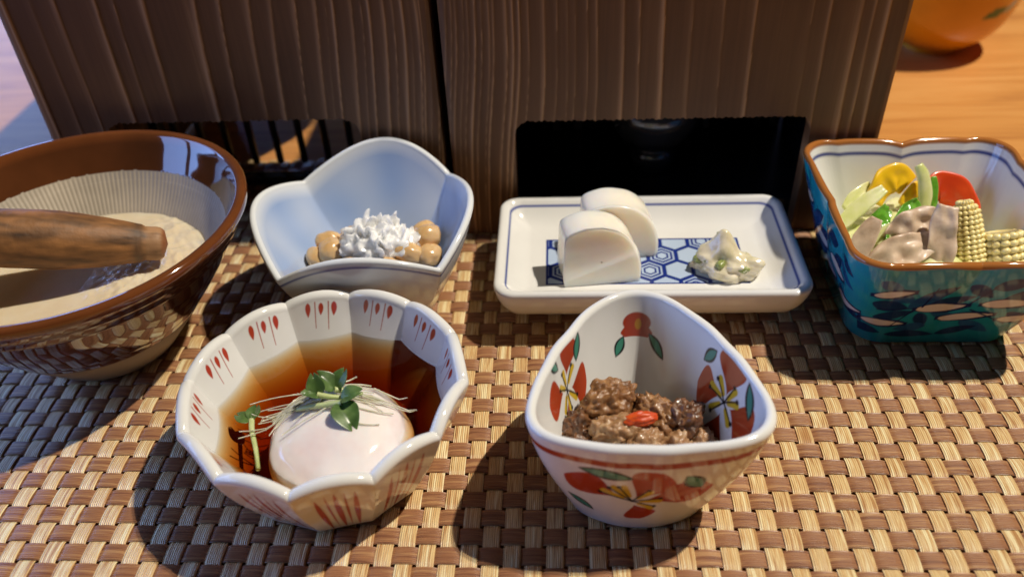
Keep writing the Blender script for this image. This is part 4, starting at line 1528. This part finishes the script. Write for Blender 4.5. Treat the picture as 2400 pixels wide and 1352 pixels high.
# close it underneath so that it is a body, not a sheet
bm = bmesh.new(); bm.from_mesh(ym.data)
ed = [e for e in bm.edges if len(e.link_faces) == 1]
outer_e = [e for e in ed if (e.verts[0].co.xy.length > .03)]
r_ = bmesh.ops.extrude_edge_only(bm, edges=outer_e)
for v_ in [g_ for g_ in r_['geom'] if isinstance(g_, bmesh.types.BMVert)]:
    v_.co.x *= .55; v_.co.y *= .55; v_.co.z = -.014
bmesh.ops.edgenet_fill(bm, edges=[e for e in bm.edges if len(e.link_faces) == 1 and e.verts[0].co.xy.length > .015 and e.verts[1].co.xy.length > .015])
for f_ in bm.faces: f_.smooth = True
bm.to_mesh(ym.data); bm.free()
tag(ym, 'creamy grated yam with lumps in the brown grinding bowl', 'grated yam')

# wooden pestle
def pestle():
    A = np.array([-140, -6.0, 88.0]); B = np.array([4.5, 40.5, 45.5])
    ax = B - A; L = np.linalg.norm(ax); ax /= L
    s = np.cross(ax, (0, 0, 1)); s /= np.linalg.norm(s)
    w = np.cross(s, ax)
    n = 96
    k = 110
    a = np.arange(n) * 2 * PI / n
    prof = []
    for t in np.linspace(0, 1, k):
        x = t * L
        e = L - x
        r_ = 11.4 + .4 * math.sin(x * .07) - 3.6 * max(0, (42 - e) / 34) ** 1.5
        if e < 9: r_ = 7.0
        if e < 4.5: r_ = 7.0 * math.sqrt(max(.0004, 1 - ((4.5 - e) / 4.5) ** 2.6))
        if x < 5: r_ *= math.sqrt(max(.0004, 1 - ((5 - x) / 5) ** 2))
        prof.append((x, r_))
    prof = np.array(prof)
    V = np.zeros((n, k, 3)); tipm = np.zeros((n, k))
    for j, (x, r_) in enumerate(prof):
        rad_ = np.array([r_ * (1 + .025 * noise.noise(Vector((x * .05, math.cos(q) * .8, math.sin(q) * .8))) + .012 * noise.noise(Vector((x * .3, math.cos(q) * 3, math.sin(q) * 3)))) for q in a])
        V[:, j] = A + ax * x + rad_[:, None] * (np.cos(a)[:, None] * s + np.sin(a)[:, None] * w)
        tipm[:, j] = x - L + 9.5 + np.array([1.8 * noise.noise(Vector((math.cos(q) * 2, math.sin(q) * 2, 5))) for q in a])
    # bark, dark charred ring, then peeled pale wood at the tip
    N = np.zeros((n, k))
    for j in range(k):
        for i in range(n):
            N[i, j] = noise.noise(Vector((prof[j, 0] * .06, math.cos(a[i]) * 4, math.sin(a[i]) * 4))) + .5 * noise.noise(Vector((prof[j, 0] * .25, math.cos(a[i]) * 9, math.sin(a[i]) * 9)))
    c = np.array((.26, .115, .036)) * (1 + .8 * N[..., None])
    ring = np.exp(-((tipm + 1.5) / 2.2) ** 2) * np.clip(.75 + .5 * N, 0, 1)
    c = over(c, np.clip(ring, 0, 1) * .8, (.055, .035, .022))
    c = over(c, np.clip((tipm - .6) / .8, 0, 1) * np.clip(.85 + .5 * N, 0, 1), (.42, .23, .11))
    c = over(c, np.clip((tipm - 7.0) / 1.2, 0, 1), (.30, .10, .03))
    o = mk('wooden_pestle', V.reshape(-1, 3), gridfaces(n, k, True, False)[:, ::-1], mat_attr('pestle_wood', .58, .8, 260., var=.35), col=c.reshape(-1, 3), loc=(GC[0], 38, 45))
    return tag(o, 'brown bark-covered wooden pestle lying in the grinding bowl', 'pestle')


pestle()

# ---- 7. orange bowl on the table behind ----------------------------------------------
OC = np.array([428, 338.0])
ob_prof = [(.05, 1.0), (17, 1.0), (17, 0), (20, 0), (21, 4), (28, 7), (38, 15), (46, 27), (51, 42), (54, 58), (55.5, 72), (56, 80), (55, 81), (53.8, 80), (53, 72), (51, 58), (47, 40), (40, 26), (28, 14), (.05, 10)]
P = bez([(r_, 0, z) for r_, z in ob_prof], 6)[:, [0, 2]] * .9
nO = 300
aO = np.arange(nO) / nO * 2 * PI
V = np.stack([OC[0] + P[None, :, 0] * np.cos(aO)[:, None], OC[1] + P[None, :, 0] * np.sin(aO)[:, None], np.repeat(P[None, :, 1], nO, 0) - 1.9], -1)
c = np.broadcast_to(np.array((.68, .31, .014)), V.shape).copy()
X = ((aO + 1.15 + PI) % (2 * PI) - PI)[:, None] * 50 + 0 * V[..., 2]
Y = V[..., 2] - 36
half = np.arange(V.shape[1])[None, :] < V.shape[1] * .58
c = over(c, leafm(X, Y, -12, -3, 5, 2, 3.6) * half, (.05, .13, .02))
c = over(c, leafm(X, Y, 3, -1, 15, 5, 3.0) * half, (.36, .42, .50))
c = over(c, capsule(X, Y, -22, 30, 22, 31, .6) * half * 0, (.3, .1, .0))
oB = thing('orange_bowl', 'yellow-orange bowl with painted leaf on the table behind the boxes', 'bowl', (OC[0], OC[1], -1.9))
mk('body', V.reshape(-1, 3), gridfaces(nO, V.shape[1], True, False), mat_attr('orange_glaze', .2, var=.12), oB, col=c.reshape(-1, 3))
